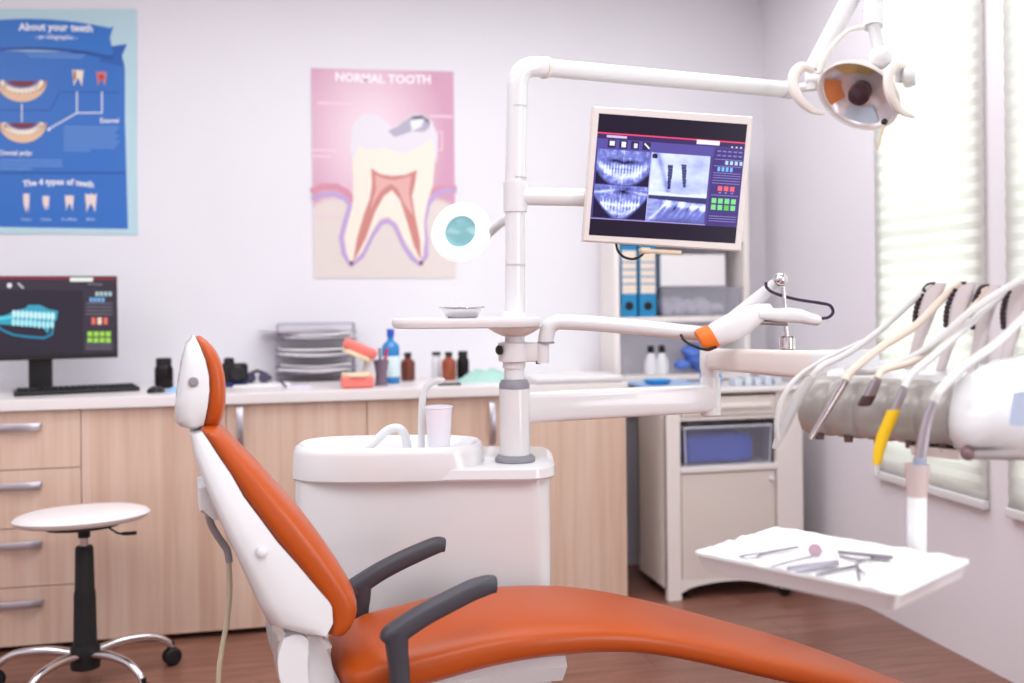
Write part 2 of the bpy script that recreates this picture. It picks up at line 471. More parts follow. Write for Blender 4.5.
def double(x0, xm, x1, label, hz, vis):
    t = thing('base_cabinet', label, 'cabinet', ((x0 + x1) / 2, 4.2, 0), 'fitted beech cabinets'); body(t, x0, x1)
    for a, c, hx in ((x0, xm, xm - .05), (xm, x1, xm + .05)):
        b = NB(); wbox(b, a + .0015, c - .0015, YC, YC + .019, H0 + .0018, H1 - .0018, .001, 1)
        d = obj('door', b, WOOD, t); handle_v(d, hx, hz, YC)
double(X_D, X_1, X_2, 'light beech double-door cabinet directly behind the orange chair back', .775, 1)
double(X_2, X_3, X_E, 'light beech double-door cabinet behind the spittoon unit and column', .755, 1)
b = NB(); wbox(b, X_D - W0 - .9, X_D - W0 - .001, YC, YB - .005, H0, H1, .001, 1); 
t = thing('base_cabinet', 'plain beech cabinet mostly cut off at the left edge of the photo', 'cabinet', (X_D - W0 - .45, 4.2, 0), 'fitted beech cabinets')
obj('body', b, WOOD, t); b = NB(); wbox(b, X_D - W0 - .9, X_D - W0 - .001, YC + .07, YB - .02, 0, H0); obj('plinth', b, PL, t)
b = NB(); wbox(b, X_D - W0 - .9, X_E, YC - .03, YB - .001, HT - .04, HT, .004)
tag(obj('worktop', b, WTOP, wn=True), 'long white laminate worktop running over the beech cabinets', 'worktop')

# ------------------------------------------------------------------ posters
YP = YB - .004
def poster(name, label, quad, art, matn):
    pts = [onY(x, y, YP) for x, y in quad]
    t = thing(name, label, 'poster', ((pts[2] + pts[3]) / 2))
    b = NB(); prism(b, pts, (0, .003, 0)); obj('sheet', b, PAPER, t)
    a = Art(lambda x, y: onY(x, y, YP), Vector((0, -1, 0))); art(a)
    a.build('printed_artwork', matn, t)
def blue_art(a):
    pale, blue, dk, wh = C(186, 218, 228), C(48, 112, 196), C(28, 84, 168), C(240, 242, 250)
    a.rect(-78, 9, 137, 234, pale, 0)
    a.poly([(-78, 9), (135, 17), (138, 235), (-78, 231)], pale, 1)
    a.poly([(-70, 50), (104, 52), (125, 68), (125, 120), (128, 229), (-70, 226)], blue, 2)
    a.poly([(-62, 172), (126, 172), (126, 174), (-62, 174)], dk, 3)
    # ribbon
    a.poly([(100, 48), (127, 44), (122, 56), (125, 67), (100, 62)], C(34, 96, 180), 3)
    arc = [(x, 29 - 10 * (1 - ((x - 28) / 86) ** 2) * 1.0) for x in range(-58, 115, 8)] + [(113.5, 26)]
    low = [(x, y + 28) for x, y in arc][::-1]
    a.poly([(p[0], p[1] + 1.7) for p in arc] + [(109, 38)] + [(p[0], p[1] + 3) for p in low], C(24, 78, 160), 4)
    a.poly(arc + [(110, 38)] + low, C(46, 116, 200), 5)
    a.text('About your teeth', 56, 30.5, 10.4, wh, 6, 'CENTER', .03, .02, .0006)
    a.text('- an infographic -', 56, 39, 6.2, wh, 6, 'CENTER', .015, .02, .0006)
    for k in range(3): a.line([(22 + k * 4, 51.5 + k * 2.6), (90 - k * 4, 52.5 + k * 2.6)], .8, C(130, 170, 226), 4)
    # jaws
    def jaw(cx, cy, s, pulp):
        out = [(cx + s * 25 * math.cos(k * math.pi / 14), cy + s * 21 * math.sin(k * math.pi / 14)) for k in range(15)]
        inn = [(cx + s * 15 * math.cos(k * math.pi / 14), cy + s * 7 * math.sin(k * math.pi / 14)) for k in range(15)][::-1]
        a.poly(out + inn, C(232, 196, 160), 5)
        a.poly([(x * .98 + cx * .02, cy + (y - cy) * .62) for x, y in out] + inn, C(176, 78, 62) if not pulp else C(200, 130, 105), 6)
        for k in range(1, 14):
            x = cx + s * 20 * math.cos(k * math.pi / 14); y = cy + s * 10 * math.sin(k * math.pi / 14)
            a.disc(x, y, 2.6 * s, 3 * s, C(244, 236, 218), 7, 10)
        a.poly([(cx + s * 13 * math.cos(k * math.pi / 14), cy + s * 5.5 * math.sin(k * math.pi / 14)) for k in range(15)], C(120, 36, 52), 6)
    jaw(22, 81, 1.0, 0); jaw(23, 123, .95, 1)
    a.line([(-60, 110), (50, 110.5), (60, 92), (119, 92.5)], 1.2, dk, 4)
    a.line([(22, 104), (22, 122)], 1.1, wh, 8)
    a.line([(77, 92), (77, 113), (49, 129)], 1.2, wh, 5); a.line([(77, 113), (102, 113), (102, 92)], 1.2, wh, 5)
    a.disc(49, 129.5, 1.6, 1.6, wh, 6)
    def tooth(cx, cy, w, h, col, red=False, roots=2):
        a.poly([(cx - w, cy - h), (cx - w * .4, cy - h * .85), (cx, cy - h), (cx + w * .5, cy - h * .85), (cx + w, cy - h), (cx + w * .95, cy - h * .2), (cx + w * .8, cy + h * .4), (cx + w * .75, cy + h),
                (cx + w * .3, cy + h * .3)] + ([(cx, cy + h * .05), (cx - w * .3, cy + h * .3)] if roots == 2 else []) + [(cx - w * (.75 if roots == 2 else .0), cy + h), (cx - w * .8, cy + h * .2), (cx - w * .95, cy - h * .3)], col, 6)
        if red: a.poly([(cx - w * .6, cy - h * .6), (cx + w * .6, cy - h * .6), (cx + w * .4, cy + h * .3), (cx, cy - h * .1), (cx - w * .4, cy + h * .3)], C(196, 54, 56), 7)
    tooth(78, 78, 5.5, 8.5, C(238, 226, 206)); a.poly([(73.5, 71), (76, 72), (76, 80), (74, 80)], C(170, 60, 60), 7)
    tooth(101.5, 79, 5, 7.5, C(214, 130, 128), True)
    a.text('Enamel', 100, 122.8, 6.6, wh, 5, 'LEFT', .02)
    for k in range(9): a.line([(64, 127 + k * 2.9), (119 - (k * 7) % 5 - (28 if k == 8 else 0), 127.4 + k * 2.9)], .8, C(130, 170, 228), 4)
    a.text('Dental pulp:', 0, 155, 6.6, wh, 5, 'LEFT', .02)
    for k in range(4): a.line([(0, 160 + k * 2.9), (62 - (30 if k == 3 else 0), 160.4 + k * 2.9)], .8, C(130, 170, 228), 4)
    a.text('The 4 types of teeth', 58.5, 184.5, 8.6, wh, 5, 'CENTER', .03, .01, .0022)
    for cx, w, h, r, nm in ((26.5, 3.2, 10, 1, 'Incisor'), (46, 3.4, 7.5, 1, 'Canine'), (69.5, 4.4, 8, 2, 'Pre-Molar'), (91, 5.8, 9.5, 2, 'Molar')):
        tooth(cx, 203, w, h, C(236, 220, 214), False, r)
        a.text(nm, cx, 220.5, 3.8, C(190, 210, 240), 5, 'CENTER', .01)
PRINT = attr_mat('poster_print', 0, .35)
poster('dental_poster', 'blue dental infographic poster headed About your teeth, on the wall above the computer', [(-78, 9), (135, 17), (138, 235), (-78, 231)], blue_art, PRINT)
def pink_art(a):
    def lerp(p, q, t): return tuple(p[i] + (q[i] - p[i]) * t for i in range(3)) + (1,)
    pk, lt, bone = C(208, 156, 182), C(234, 212, 222), C(222, 212, 207)
    q = [(311, 68), (453.5, 71.5), (455.5, 278), (314, 278)]
    def bg(u, v):
        d = math.hypot((u - .42) * 1.0, (v - .33) * 1.1)
        c = lerp(lt, pk, min(1, max(0, (d - .12) / .42)))
        line = .66 + .05 * math.cos((u - .5) * 9)
        if v > line: c = lerp(c, bone, min(1, (v - line) / .015))
        return c
    a.grid(q, 40, 60, bg, 1)
    pur, gum = C(188, 162, 210), C(210, 144, 164)
    a.line([(313, 191), (322, 187), (336, 187), (346, 192), (352, 200)], 7, gum, 2)
    a.line([(313, 198), (322, 195), (334, 194), (346, 199), (350, 206), (345, 222), (341, 238), (344, 254), (351, 265), (362, 256), (372, 236), (381, 223), (388, 221), (395, 226), (404, 246), (412, 258), (420, 264), (426, 256), (426, 240), (424, 222), (428, 204), (436, 194), (446, 190), (455, 191)], 4.6, pur, 3)
    a.line([(430, 193), (440, 188), (455, 188)], 5, gum, 2)
    cream = C(238, 230, 216)
    a.poly([(352, 140), (354, 124), (362, 116), (374, 116), (384, 121), (392, 128), (402, 124), (410, 117), (421, 116), (431, 123), (436, 136), (435, 160), (433, 184), (427, 204), (424, 222), (425, 240), (421, 264),
            (414, 254), (404, 240), (396, 222), (388, 217), (380, 219), (371, 234), (362, 252), (351, 265), (346, 252), (345, 236), (349, 220), (353, 202), (353, 180)], cream, 4)
    a.poly([(350, 150), (352, 126), (361, 115), (374, 114), (384, 120), (392, 127), (402, 123), (410, 115), (421, 114), (432, 121), (438, 136), (437, 165), (434, 150), (432, 138), (420, 146), (408, 153), (396, 152), (384, 148), (370, 150), (358, 146), (354, 160)], C(226, 222, 230), 5)
    a.poly([(388, 131), (398, 126), (406, 120), (411, 116), (420, 115.5), (428, 120), (430, 127), (424, 132), (412, 131), (402, 135), (394, 137)], C(176, 172, 190), 6)
    a.poly([(410, 122), (416, 118), (424, 119), (421, 127), (412, 131)], C(236, 236, 244), 7)
    a.poly([(411, 117), (421, 115), (429, 120), (430, 125), (423, 119), (413, 120)], C(104, 106, 130), 8)
    red, rl = C(202, 132, 126), C(222, 172, 167)
    a.poly([(371, 168), (380, 174), (392, 176), (405, 175), (417, 170), (415, 184), (412, 196), (415, 215), (420, 240), (421, 261), (414, 246), (407, 222), (400, 200), (392, 190), (384, 196), (375, 212), (366, 238), (353, 263), (357, 238), (364, 214), (370, 198), (372, 184)], red, 5)
    a.poly([(375, 175), (385, 179), (395, 180), (411, 176), (409, 192), (413, 216), (405, 205), (397, 188), (390, 184), (380, 192), (370, 210), (376, 190)], rl, 6)
    a.disc(351.5, 263, 2, 2.4, C(120, 70, 80), 8, 10); a.disc(421, 263, 2, 2.4, C(120, 70, 80), 8, 10)
    a.text('NORMAL TOOTH', 383, 83, 12, C(250, 240, 246), 5, 'CENTER', .04, .03, -.0004)
    for x0, y0, x1 in ((318, 103, 352), (313, 150, 336), (313, 156, 330), (430, 116, 452), (314, 216, 340)):
        a.line([(x0, y0), (x1, y0 + .8)], 2.2, C(236, 206, 220), 4)
    a.line([(437, 150), (442, 150), (442, 132), (437, 132)], 1.2, C(236, 206, 220), 4)
poster('tooth_poster', 'pink poster of a tooth cross-section with red pulp and purple gum line', [(311, 68), (453.5, 71.5), (455.5, 278), (314, 278)], pink_art, PRINT)

# ------------------------------------------------------------------ desktop computer
pa, pb = onY(-32, 272, 4.10), onY(118, 276, 4.20)
dirx = Vector((pb.x - pa.x, pb.y - pa.y, 0)).normalized(); nrm = Vector((dirx.y, -dirx.x, 0)).normalized()
if nrm.y > 0: nrm = -nrm
mp_ = lambda x, y: onP(x, y, pb, nrm)
zt, zb_ = mp_(118, 276).z, mp_(118, 357.5).z
p0 = mp_(117.5, 300); Wm = .56
ctr = p0 - dirx * Wm / 2; ctr.z = (zt + zb_) / 2
t = thing('computer_monitor', 'black widescreen computer monitor showing a turquoise jaw scan, on the worktop at left', 'monitor', (ctr.x, ctr.y + .08, HT))
b = NB(); box(b, ctr - nrm * .016, (Wm, .03, zt - zb_), dirx, -nrm, U0, .004)
obj('housing', b, BLACK, t, wn=True)
mx0, mx1 = -30, 114.5
a = Art(lambda x, y: onP(x, y, pb + nrm * .0005, nrm), nrm)
a.poly([(mx0, 278), (115.5, 279), (115.5, 352.5), (mx0, 356.5)], C(62, 54, 66), 1)
a.poly([(mx0, 276.6), (115.5, 277.6), (115.5, 279.6), (mx0, 278.6)], C(150, 44, 62), 2)
a.poly([(mx0, 290), (83, 290.5), (83, 353.5), (mx0, 356)], C(50, 44, 56), 2)
a.rect(70, 277.5, 93, 281.6, C(232, 238, 232), 3)
for x in (-6, 9.5): a.disc(x, 285.5, 2.6, 2.6, C(225, 225, 232), 3, 12)
a.line([(18.5, 283.5), (23, 288)], 1.8, C(200, 200, 210), 3)
cy = C(90, 205, 225); cd_ = C(40, 130, 165)
a.line([(-6, 323), (2, 330), (14, 335), (30, 337), (44, 338), (52, 334), (53, 326), (50, 320)], 2.4, cd_, 3)
a.poly([(-10, 318), (6, 315), (14, 311), (26, 308), (28, 305), (40, 305), (48, 309), (58, 311), (57, 319), (50, 326), (48, 334), (42, 326), (30, 327), (14, 325), (-10, 324)], C(60, 160, 190), 4)
rr = random.Random(4)
for k in range(10):
    x = 14 + k * 4.3; yy = 311 + .25 * k
    a.disc(x, yy + 3, 2.1, 4.2, C(196, 238, 242), 5, 10); a.disc(x - .5, yy + 11 + rr.random(), 2.0, 4.0, C(170, 228, 236), 5, 10)
a.line([(-10, 320), (12, 317)], 3, cy, 5)
for k in range(3): a.rect(88 + k * 5, 283.5 + .2 * k, 92 + k * 5, 284.7 + .2 * k, C(130, 126, 140), 3)
for k in range(4): a.rect(95.5 + k * 4.3, 291.8, 98.8 + k * 4.3, 296, C(170, 200, 205), 3)
for k in range(4): a.rect(89.5 + k * 4, 297.6, 92.6 + k * 4, 302, C(120, 170, 220), 3)
for y in (303.5, 307, 310.5, 314, 342.5, 345.5, 348.5): a.line([(86, y), (112, y + .1)], .8, C(130, 124, 138), 3)
for k in range(3): a.rect(91.5 + k * 6, 317.5, 95.6 + k * 6, 324.5, (C(226, 110, 100), C(250, 210, 190), C(226, 110, 100))[k], 3)
for r_ in range(2):
    for k in range(4): a.rect(87.5 + k * 6.1, 331.5 + r_ * 6.3, 92.4 + k * 6.1, 336.4 + r_ * 6.3, C(160, 214, 84), 3)
DISP = attr_mat('lit_display', 1.0, .3)
a.build('screen', DISP, t)
st = at(38, 370, 4.2)
b = NB(); sc_ = ctr + dirx * .0 - nrm * .04
xs_ = mp_(40, 360); sp = Vector((xs_.x, xs_.y, 0)) - nrm * .09
box(b, Vector((sp.x, sp.y, (zb_ + .12 + HT + .01) / 2)), (.085, .03, zb_ + .11 - HT), dirx, -nrm, U0, .008); obj('stand', b, BLACK, t, wn=True)
b = NB(); lathe(b, [(.085, 0), (.09, .004), (.08, .012), (.03, .016)], Vector((sp.x, sp.y, HT)) - nrm * 0, n=32); obj('stand_base', b, BLACK, t)
# keyboard
def ontop(px, py): return onH(px, py, HT)
k0, k1 = ontop(14, 397), ontop(140, 391)
kd = (k1 - k0).normalized(); kn = Vector((-kd.y, kd.x, 0)); KL = (k1 - k0).length
t = thing('keyboard', 'flat black keyboard lying in front of the computer monitor', 'keyboard', (k0 + k1) / 2)
kc = (k0 + k1) / 2 + kn * .07; kc.z = HT + .009
b = NB(); box(b, kc, (KL, .14, .016), kd, kn, U0, .004); obj('keyboard_case', b, BLACK, t, wn=True)
b = NB()
for r_ in range(5):
    for q in range(20): box(b, kc + kd * ((q - 9.5) * KL * .0475) + kn * (-.05 + r_ * .0245) + U0 * .011, (KL * .041, .019, .008), kd, kn, U0, .002, 1)
obj('keycaps', b, BLACKS, t)
mc = ontop(155, 393)
b = NB(); ball(b, mc + Vector((0, .03, 0.0)), .045, sc=(.75, 1.1, .55)); bmesh.ops.bisect_plane(b, geom=b.verts[:] + b.edges[:] + b.faces[:], plane_co=(0, 0, HT + .001), plane_no=(0, 0, -1), clear_outer=True)
bmesh.ops.holes_fill(b, edges=[e for e in b.edges if e.is_boundary])
tag(obj('computer_mouse', b, BLACK), 'small black computer mouse at the right end of the keyboard', 'mouse')

# ------------------------------------------------------------------ worktop clutter
def bottle(name, label, cat, px, ybase, w, hpx, glass, capm, group=None, neck=.45, capw=.5, caph=.13, fill=None, wlab=None):
    p = ontop(px, ybase); sc = (p - CAM).dot(FWD) / F
    r = w * sc / 2; H = hpx * sc
    t = thing(name, label, cat, p, group)
    b = NB(); lathe(b, [(r * .9, .001), (r, .006), (r, H * .62), (r * .93, H * .7), (r * neck, H * .8), (r * neck, H * (1 - caph))], p, n=24); obj('bottle_body', b, glass, t)
    b = NB(); lathe(b, [(r * capw * 1.05, H * (1 - caph) - .001), (r * capw * 1.05, H - .003), (r * capw * .95, H)], p, n=20); obj('cap', b, capm, t)
    if wlab:
        b = NB(); lathe(b, [(r * 1.012, H * .12), (r * 1.02, H * .125), (r * 1.02, H * .5), (r * 1.012, H * .505)], p, n=24, cap=False); obj('paper_label', b, wlab, t)
    return t
bottle('medicine_jar', 'dark brown wide-necked jar beside the computer mouse', 'jar', 164, 388, 18, 30, DARKJ, BLACKS, neck=.75, capw=.8, caph=.2)
bottle('medicine_bottle', 'amber bottle with black cap standing alone beside the blue rinse bottle', 'bottle', 408, 380.5, 14.5, 28, AMBER, BLACKS, 'brown glass bottles')
bottle('medicine_bottle', 'rust-brown bottle with black cap, middle of the trio behind the cup filler', 'bottle', 449, 380, 14.5, 28, mat('amber_light', C(150, 70, 36), .12, coat=.5, var=.1), BLACKS, 'brown glass bottles')
bottle('medicine_bottle', 'nearly black bottle at the right of the trio, beside the green cloth', 'bottle', 463, 379, 12.5, 28, DARKJ, BLACKS, 'brown glass bottles', neck=.7, capw=.75, caph=.15)
bottle('medicine_bottle', 'clear bottle with black cap, left of the rust-brown bottle', 'bottle', 436.5, 379, 9.5, 27, mat('milky_plastic', C(232, 230, 236), .2, var=.02), BLACKS, neck=.7, capw=.9, caph=.1)
bottle('rinse_bottle', 'bright blue mouth rinse bottle with round blue cap', 'bottle', 391, 383, 18, 54, mat('blue_liquid', C(20, 130, 200), .12, coat=.4), mat('blue_cap', C(40, 84, 190), .3), neck=.35, capw=.4, caph=.13, wlab=mat('pale_label', C(220, 238, 242), .5))
# green gauze heap
def heap(name, label, cat, px, py, rx, ry, h, m, seed=1, res=22):
    p = ontop(px, py); b = NB(); V = []
    for j in range(res + 1):
        row = []
        for i in range(res + 1):
            x, y = (i / res * 2 - 1), (j / res * 2 - 1)
            d = math.hypot(x, y); a = max(0, 1 - d ** 2.2 * .9)
            e = noise.noise(Vector((x * 2.3 + seed, y * 2.3, seed))) * .5 + noise.noise(Vector((x * 5 + seed, y * 5, seed))) * .3
            row.append(b.verts.new(p + Vector((x * rx * (1 + .12 * e), y * ry * (1 + .12 * e), max(.001, h * (a * (.75 + e)))))))
        V.append(row)
    for A, B in zip(V, V[1:]):
        for i in range(res): b.faces.new((A[i], A[i + 1], B[i + 1], B[i]))
    bb = [e for e in b.edges if e.is_boundary]
    ex = bmesh.ops.extrude_edge_only(b, edges=bb); 
    for v in [g for g in ex['geom'] if isinstance(g, bmesh.types.BMVert)]: v.co.z = HT + .0002
    o = obj(name, b, m, sharp=60); return tag(o, label, cat)
heap('gauze_cloth', 'crumpled mint green gauze cloth behind the column', 'cloth', 487, 381, .125, .06, .06, mat('mint_gauze', C(168, 208, 198), .8, var=.2), 3)
heap('wipe', 'small pale blue folded wipe next to the dark jar', 'cloth', 176, 391.5, .045, .035, .02, mat('pale_blue_cloth', C(150, 190, 232), .8), 5)
heap('glove_heap', 'loose white gloves lying on the right half of the worktop', 'gloves', 575, 378, .16, .07, .035, mat('white_latex', C(228, 218, 214), .6), 8)
# letter tray
def letter_tray():
    pc = ontop(315, 381); t = thing('letter_tray', 'three-tier grey wire letter tray piled with papers on the worktop', 'letter tray', pc)
    wire = mat('grey_wire', C(170, 166, 178), .35, metal=.4)
    x0, x1 = ontop(278, 381).x, ontop(356, 381).x
    y0, y1 = pc.y + .02, pc.y + .25
    y1 = min(y1, YB - .03)
    for k, z in enumerate((.028, .10, .175)):
        b = NB(); Z = HT + z
        rect = [Vector((x0 - .01, y0, Z)), Vector((x1 + .01, y0, Z)), Vector((x1 + .01, y1, Z)), Vector((x0 - .01, y1, Z)), Vector((x0 - .01, y0, Z))]
        for A, B in zip(rect, rect[1:]): tube(b, [A, B], .003, 6); tube(b, [A + U0 * .03, B + U0 * .03], .003, 6)
        for i in range(1, 8):
            xx = x0 + (x1 - x0) * i / 8; tube(b, [Vector((xx, y0, Z)), Vector((xx, y1, Z))], .0015, 5)
        obj('tray_tier', b, wire, t)
    b = NB()
    for xx in (x0, x1):
        for yy in (y0, y1): tube(b, [Vector((xx, yy, HT)), Vector((xx, yy, HT + .242))], .0042, 8)
    for yy in (y0, y1): tube(b, [Vector((x0, yy, HT + .242)), Vector((x1, yy, HT + .242))], .0042, 8)
    obj('wire_frame', b, wire, t)
    rr = random.Random(3)
    for k, z in enumerate((.034, .106, .181)):
        for q in range(5):
            b = NB(); n = 10; V = []; dx, dy = rr.uniform(-.03, .012), rr.uniform(-.05, .0); ang = rr.uniform(-.12, .12); bend = rr.uniform(.0, .035)
            ww, dd = .29, .2; cx = (x0 + x1) / 2
            if k == 2 and q == 4: dx = -.07; ang = .35
            for j in range(5):
                row = []
                for i in range(n + 1):
                    u, v = (i / n - .5) * ww, (j / 4 - .5) * dd
                    X = cx + dx + u * math.cos(ang) - v * math.sin(ang); Y = (y0 + y1) / 2 + dy * .5 + u * math.sin(ang) + v * math.cos(ang)
                    Y = min(Y, YB - .012)
                    row.append(b.verts.new((X, Y, HT + z + q * .0065 + bend * .35 * (1 - math.cos((i / n - .5) * 5)) * .5)))
                V.append(row)
            for A, B in zip(V, V[1:]):
                for i in range(n): b.faces.new((A[i], A[i + 1], B[i + 1], B[i]))
            g = tag(obj('paper_sheets', b, PAPER if (q + k) % 3 else mat('grey_folder', C(170, 162, 176), .7)), 'loose paper bundle lying in the %s tier of the wire letter tray' % ('bottom', 'middle', 'top')[k], 'papers', 'papers in the %s tier' % ('bottom', 'middle', 'top')[k])
            s = g.modifiers.new('s', 'SOLIDIFY'); s.thickness = .004; s.offset = 1
letter_tray()
# open notebook / papers behind the chair back
p = ontop(262, 386.5)
b = NB(); box(b, p + Vector((0, .04, .004)), (.22, .13, .008), bev=.002); tag(obj('paper_pad', b, PAPER, wn=True), 'flat white paper pad lying left of the letter tray', 'papers')
p2 = ontop(297, 388); b = NB(); box(b, p2 + Vector((0, .02, .003)), (.11, .07, .006), bev=.0015); tag(obj('paper_pad', b, mat('lilac_card', C(226, 222, 240), .7), wn=True), 'small pale lilac card in front of the letter tray', 'papers')
b = NB(); q0, q1 = ontop(280, 383.5), ontop(286, 389.5); tube(b, [q0 + U0 * .012, q1 + U0 * .012], .0035, 8); tag(obj('pen', b, BLACK), 'black pen resting across the white paper pad', 'pen')
# camera-like black device
p = ontop(234, 387); t = thing('camera', 'chunky black camera with blue base right behind the orange headrest', 'camera', p)
b = NB(); box(b, p + Vector((0, .03, .055)), (.105, .06, .075), bev=.012); box(b, p + Vector((-.02, .03, .1)), (.04, .04, .03), bev=.008)
obj('camera_body', b, BLACKS, t, wn=True)
b = NB(); lathe(b, [(.028, 0), (.03, .02), (.026, .035)], p + Vector((.01, .0, .055)), Vector((.2, -1, 0)), 20); obj('lens', b, BLACK, t)
b = NB(); box(b, p + Vector((0, .03, .01)), (.1, .06, .018), bev=.004); obj('base_cap', b, mat('navy', C(42, 52, 120), .4), t, wn=True)
p = ontop(257, 385); t = thing('loupe_glasses', 'small dark magnifying loupe glasses beside the black camera', 'glasses', p)
for sx in (-1, 1):
    b = NB(); lathe(b, [(.022, 0), (.024, .012), (.019, .03), (.019, .032)], p + Vector((sx * .028, .03, .026)), Vector((0, -1, .15)), 18); obj('lens_barrel', b, mat('grey_navy', C(70, 66, 96), .3), t)
b = NB(); tube(b, [p + Vector((-.028, .03, .045)), p + Vector((0, .025, .056)), p + Vector((.028, .03, .045))], .007, 8); obj('bridge', b, BLACK, t)
for sx in (-1, 1):
    b = NB(); tube(b, [p + Vector((sx * .05, .03, .03)), p + Vector((sx * .055, .1, .028)), p + Vector((sx * .052, .14, .006))], .0035, 6); obj('temple_arm', b, BLACK, t)
# jaw model
p = ontop(358, 388.5); t = thing('jaw_model', 'pink hinged plastic jaw model with cream teeth, half open', 'jaw model', p)
pinkm = mat('gum_pink', C(240, 128, 118), .4); teem = mat('tooth_cream', C(246, 226, 190), .3)
def horseshoe(b, c, X, Y, Z, w, d, h):
    rings = []
    for k in range(17):
        a_ = math.pi * (k / 16); cc = c + X * (w * .38 * math.cos(a_)) + Y * (-d * .5 * math.sin(a_))
        tan = (X * (-math.sin(a_) * w * .38) + Y * (-math.cos(a_) * d * .5)).normalized(); side = tan.cross(Z)
        rings.append(sring(cc, side, Z, w * .13, h, 10, 3.5))
    loft(b, rings)
Xj, Yj = Vector((1, 0, 0)), Vector((0, 1, 0))
b = NB(); box(b, p + Vector((0, .045, .024)), (.125, .09, .046), bev=.012, seg=3); obj('lower_base', b, pinkm, t, wn=True)
b = NB(); horseshoe(b, p + Vector((0, .05, .052)), Xj, Yj, U0, .12, .1, .009); obj('lower_teeth', b, teem, t)
A = R(24); Xu = Vector((math.cos(A), 0, -math.sin(A))); Zu = Vector((math.sin(A), 0, math.cos(A)))
uc = p + Vector((.012, .05, .15))
b = NB(); box(b, uc, (.135, .09, .042), Xu, Yj, Zu, .014, 3); obj('upper_base', b, pinkm, t, wn=True)
b = NB(); horseshoe(b, uc - Zu * .026, Xu, Yj, -Zu, .12, .1, .009); obj('upper_teeth', b, teem, t)
b = NB(); tube(b, [p + Vector((.03, .075, .04)), p + Vector((.045, .08, .09)), uc + Vector((.02, .03, -.01))], .016, 10); obj('hinge', b, PLASTM, t)
# pen pot and pens
p = ontop(382, 386); t = thing('pen_pot', 'grey mesh pen pot flaring at the rim, beside the jaw model', 'pen pot', p)
b = NB(); lathe(b, [(.024, .0), (.026, .001), (.021, .045), (.032, .1), (.029, .1), (.018, .045), (.02, .006)], p + Vector((0, .03, 0)), n=20); obj('mesh_cup', b, mat('grey_mesh', C(128, 112, 130), .5, metal=.3, bump=1.0, bscale=500), t)
for (dx, dy, lx, m_, lb) in ((.03, .02, 'pink', mat('pen_pink', C(210, 60, 120), .4), 'pink pen leaning right in the mesh pen pot'), (-.004, .02, 'dark', mat('pen_dark', C(50, 44, 90), .4), 'dark blue pen standing in the mesh pen pot'), (.022, -.008, 'red', mat('pen_red', C(190, 50, 60), .4), 'red pen leaning right in the mesh pen pot')):
    b = NB(); q = p + Vector((0, .03, .012)); tube(b, [q, q + Vector((dx, dy, .135))], .004, 8); tag(obj('pen', b, m_), lb, 'pen', 'pens in the mesh pot')
# flat dark clip and stacked trays at the worktop's right end
p = ontop(450, 385.5); b = NB(); box(b, p + Vector((0, .02, .004)), (.09, .03, .008), bev=.002); tag(obj('spatula_case', b, BLACK, wn=True), 'thin black case lying below the brown bottles', 'case')
b = NB(); pr = ontop(580, 383); wbox(b, pr.x - .19, X_E - .02, pr.y - .02, pr.y + .2, HT, HT + .028, .01, 3)
t = thing('sterile_tray', 'low white plastic tray with rounded rim at the right end of the worktop', 'tray', (pr.x, pr.y, HT))
obj('tray_body', b, PLASTM, t, wn=True)

# ================================================================== SHELVING AND TROLLEY
BY = 4.28
bx0, bx1 = onY(614.5, 330, BY).x, onY(750, 330, BY).x
BT = onY(680, 142, BY).z
t = thing('shelving_unit', 'tall white shelving unit with blue binders, half hidden by the hanging screen', 'shelving unit', ((bx0 + bx1) / 2, 4.38, 0))
b = NB()
for x in (bx0, bx1 - .026): wbox(b, x, x + .026, BY, YB - .005, 0, BT, .002, 1)
obj('side_panel', b, CARTM, t, wn=True)
b = NB(); wbox(b, bx0 + .02, bx1 - .02, YB - .02, YB - .006, .05, BT - .01); obj('back_panel', b, mat('shelf_back', C(222, 219, 230), .6), t)
SH1, SH2 = onY(690, 316.5, BY).z, onY(650, 376, BY).z
SH3 = SH1 + .36
for z in (SH2, SH1, SH3, BT): 
    b = NB(); wbox(b, bx0 + .022, bx1 - .022, BY + .004, YB - .02, z - .024, z, .002, 1); obj('shelf', b, CARTM, t, wn=True)
BIN = mat('binder_blue', C(22, 132, 184), .4); LAB = mat('binder_label', C(236, 222, 208), .6)
for i, (xa, xb) in enumerate(((622, 638.5), (640.5, 657.5))):
    a0, a1 = onY(xa, 317, BY).x, onY(xb, 317, BY).x
    t = thing('ring_binder', ('left of the two blue ring binders on the shelf', 'right of the two blue ring binders, next to the clear box')[i], 'binder', ((a0 + a1) / 2, BY + .1, SH1), 'blue ring binders')
    b = NB(); wbox(b, a0, a1, BY + .012, BY + .19, SH1, SH1 + .32, .004); obj('binder_cover', b, BIN, t, wn=True)
    b = NB(); wbox(b, a0 + .006, a1 - .004, BY + .0105, BY + .0125, SH1 + .105, SH1 + .295); obj('spine_label', b, LAB, t)
    b = NB()
    for k in range(4): wbox(b, a0 + .006, a1 - .004, BY + .0095, BY + .0112, SH1 + .145 + k * .032, SH1 + .150 + k * .032)
    obj('label_lines', b, BIN, t)
    b = NB(); lathe(b, [(.019, 0), (.019, .003)], Vector(((a0 + a1) / 2, BY + .012, SH1 + .05)), Vector((0, -1, 0)), 20); obj('finger_ring', b, BLACKS, t)
a0, a1 = onY(661, 317, BY).x, onY(744, 317, BY).x
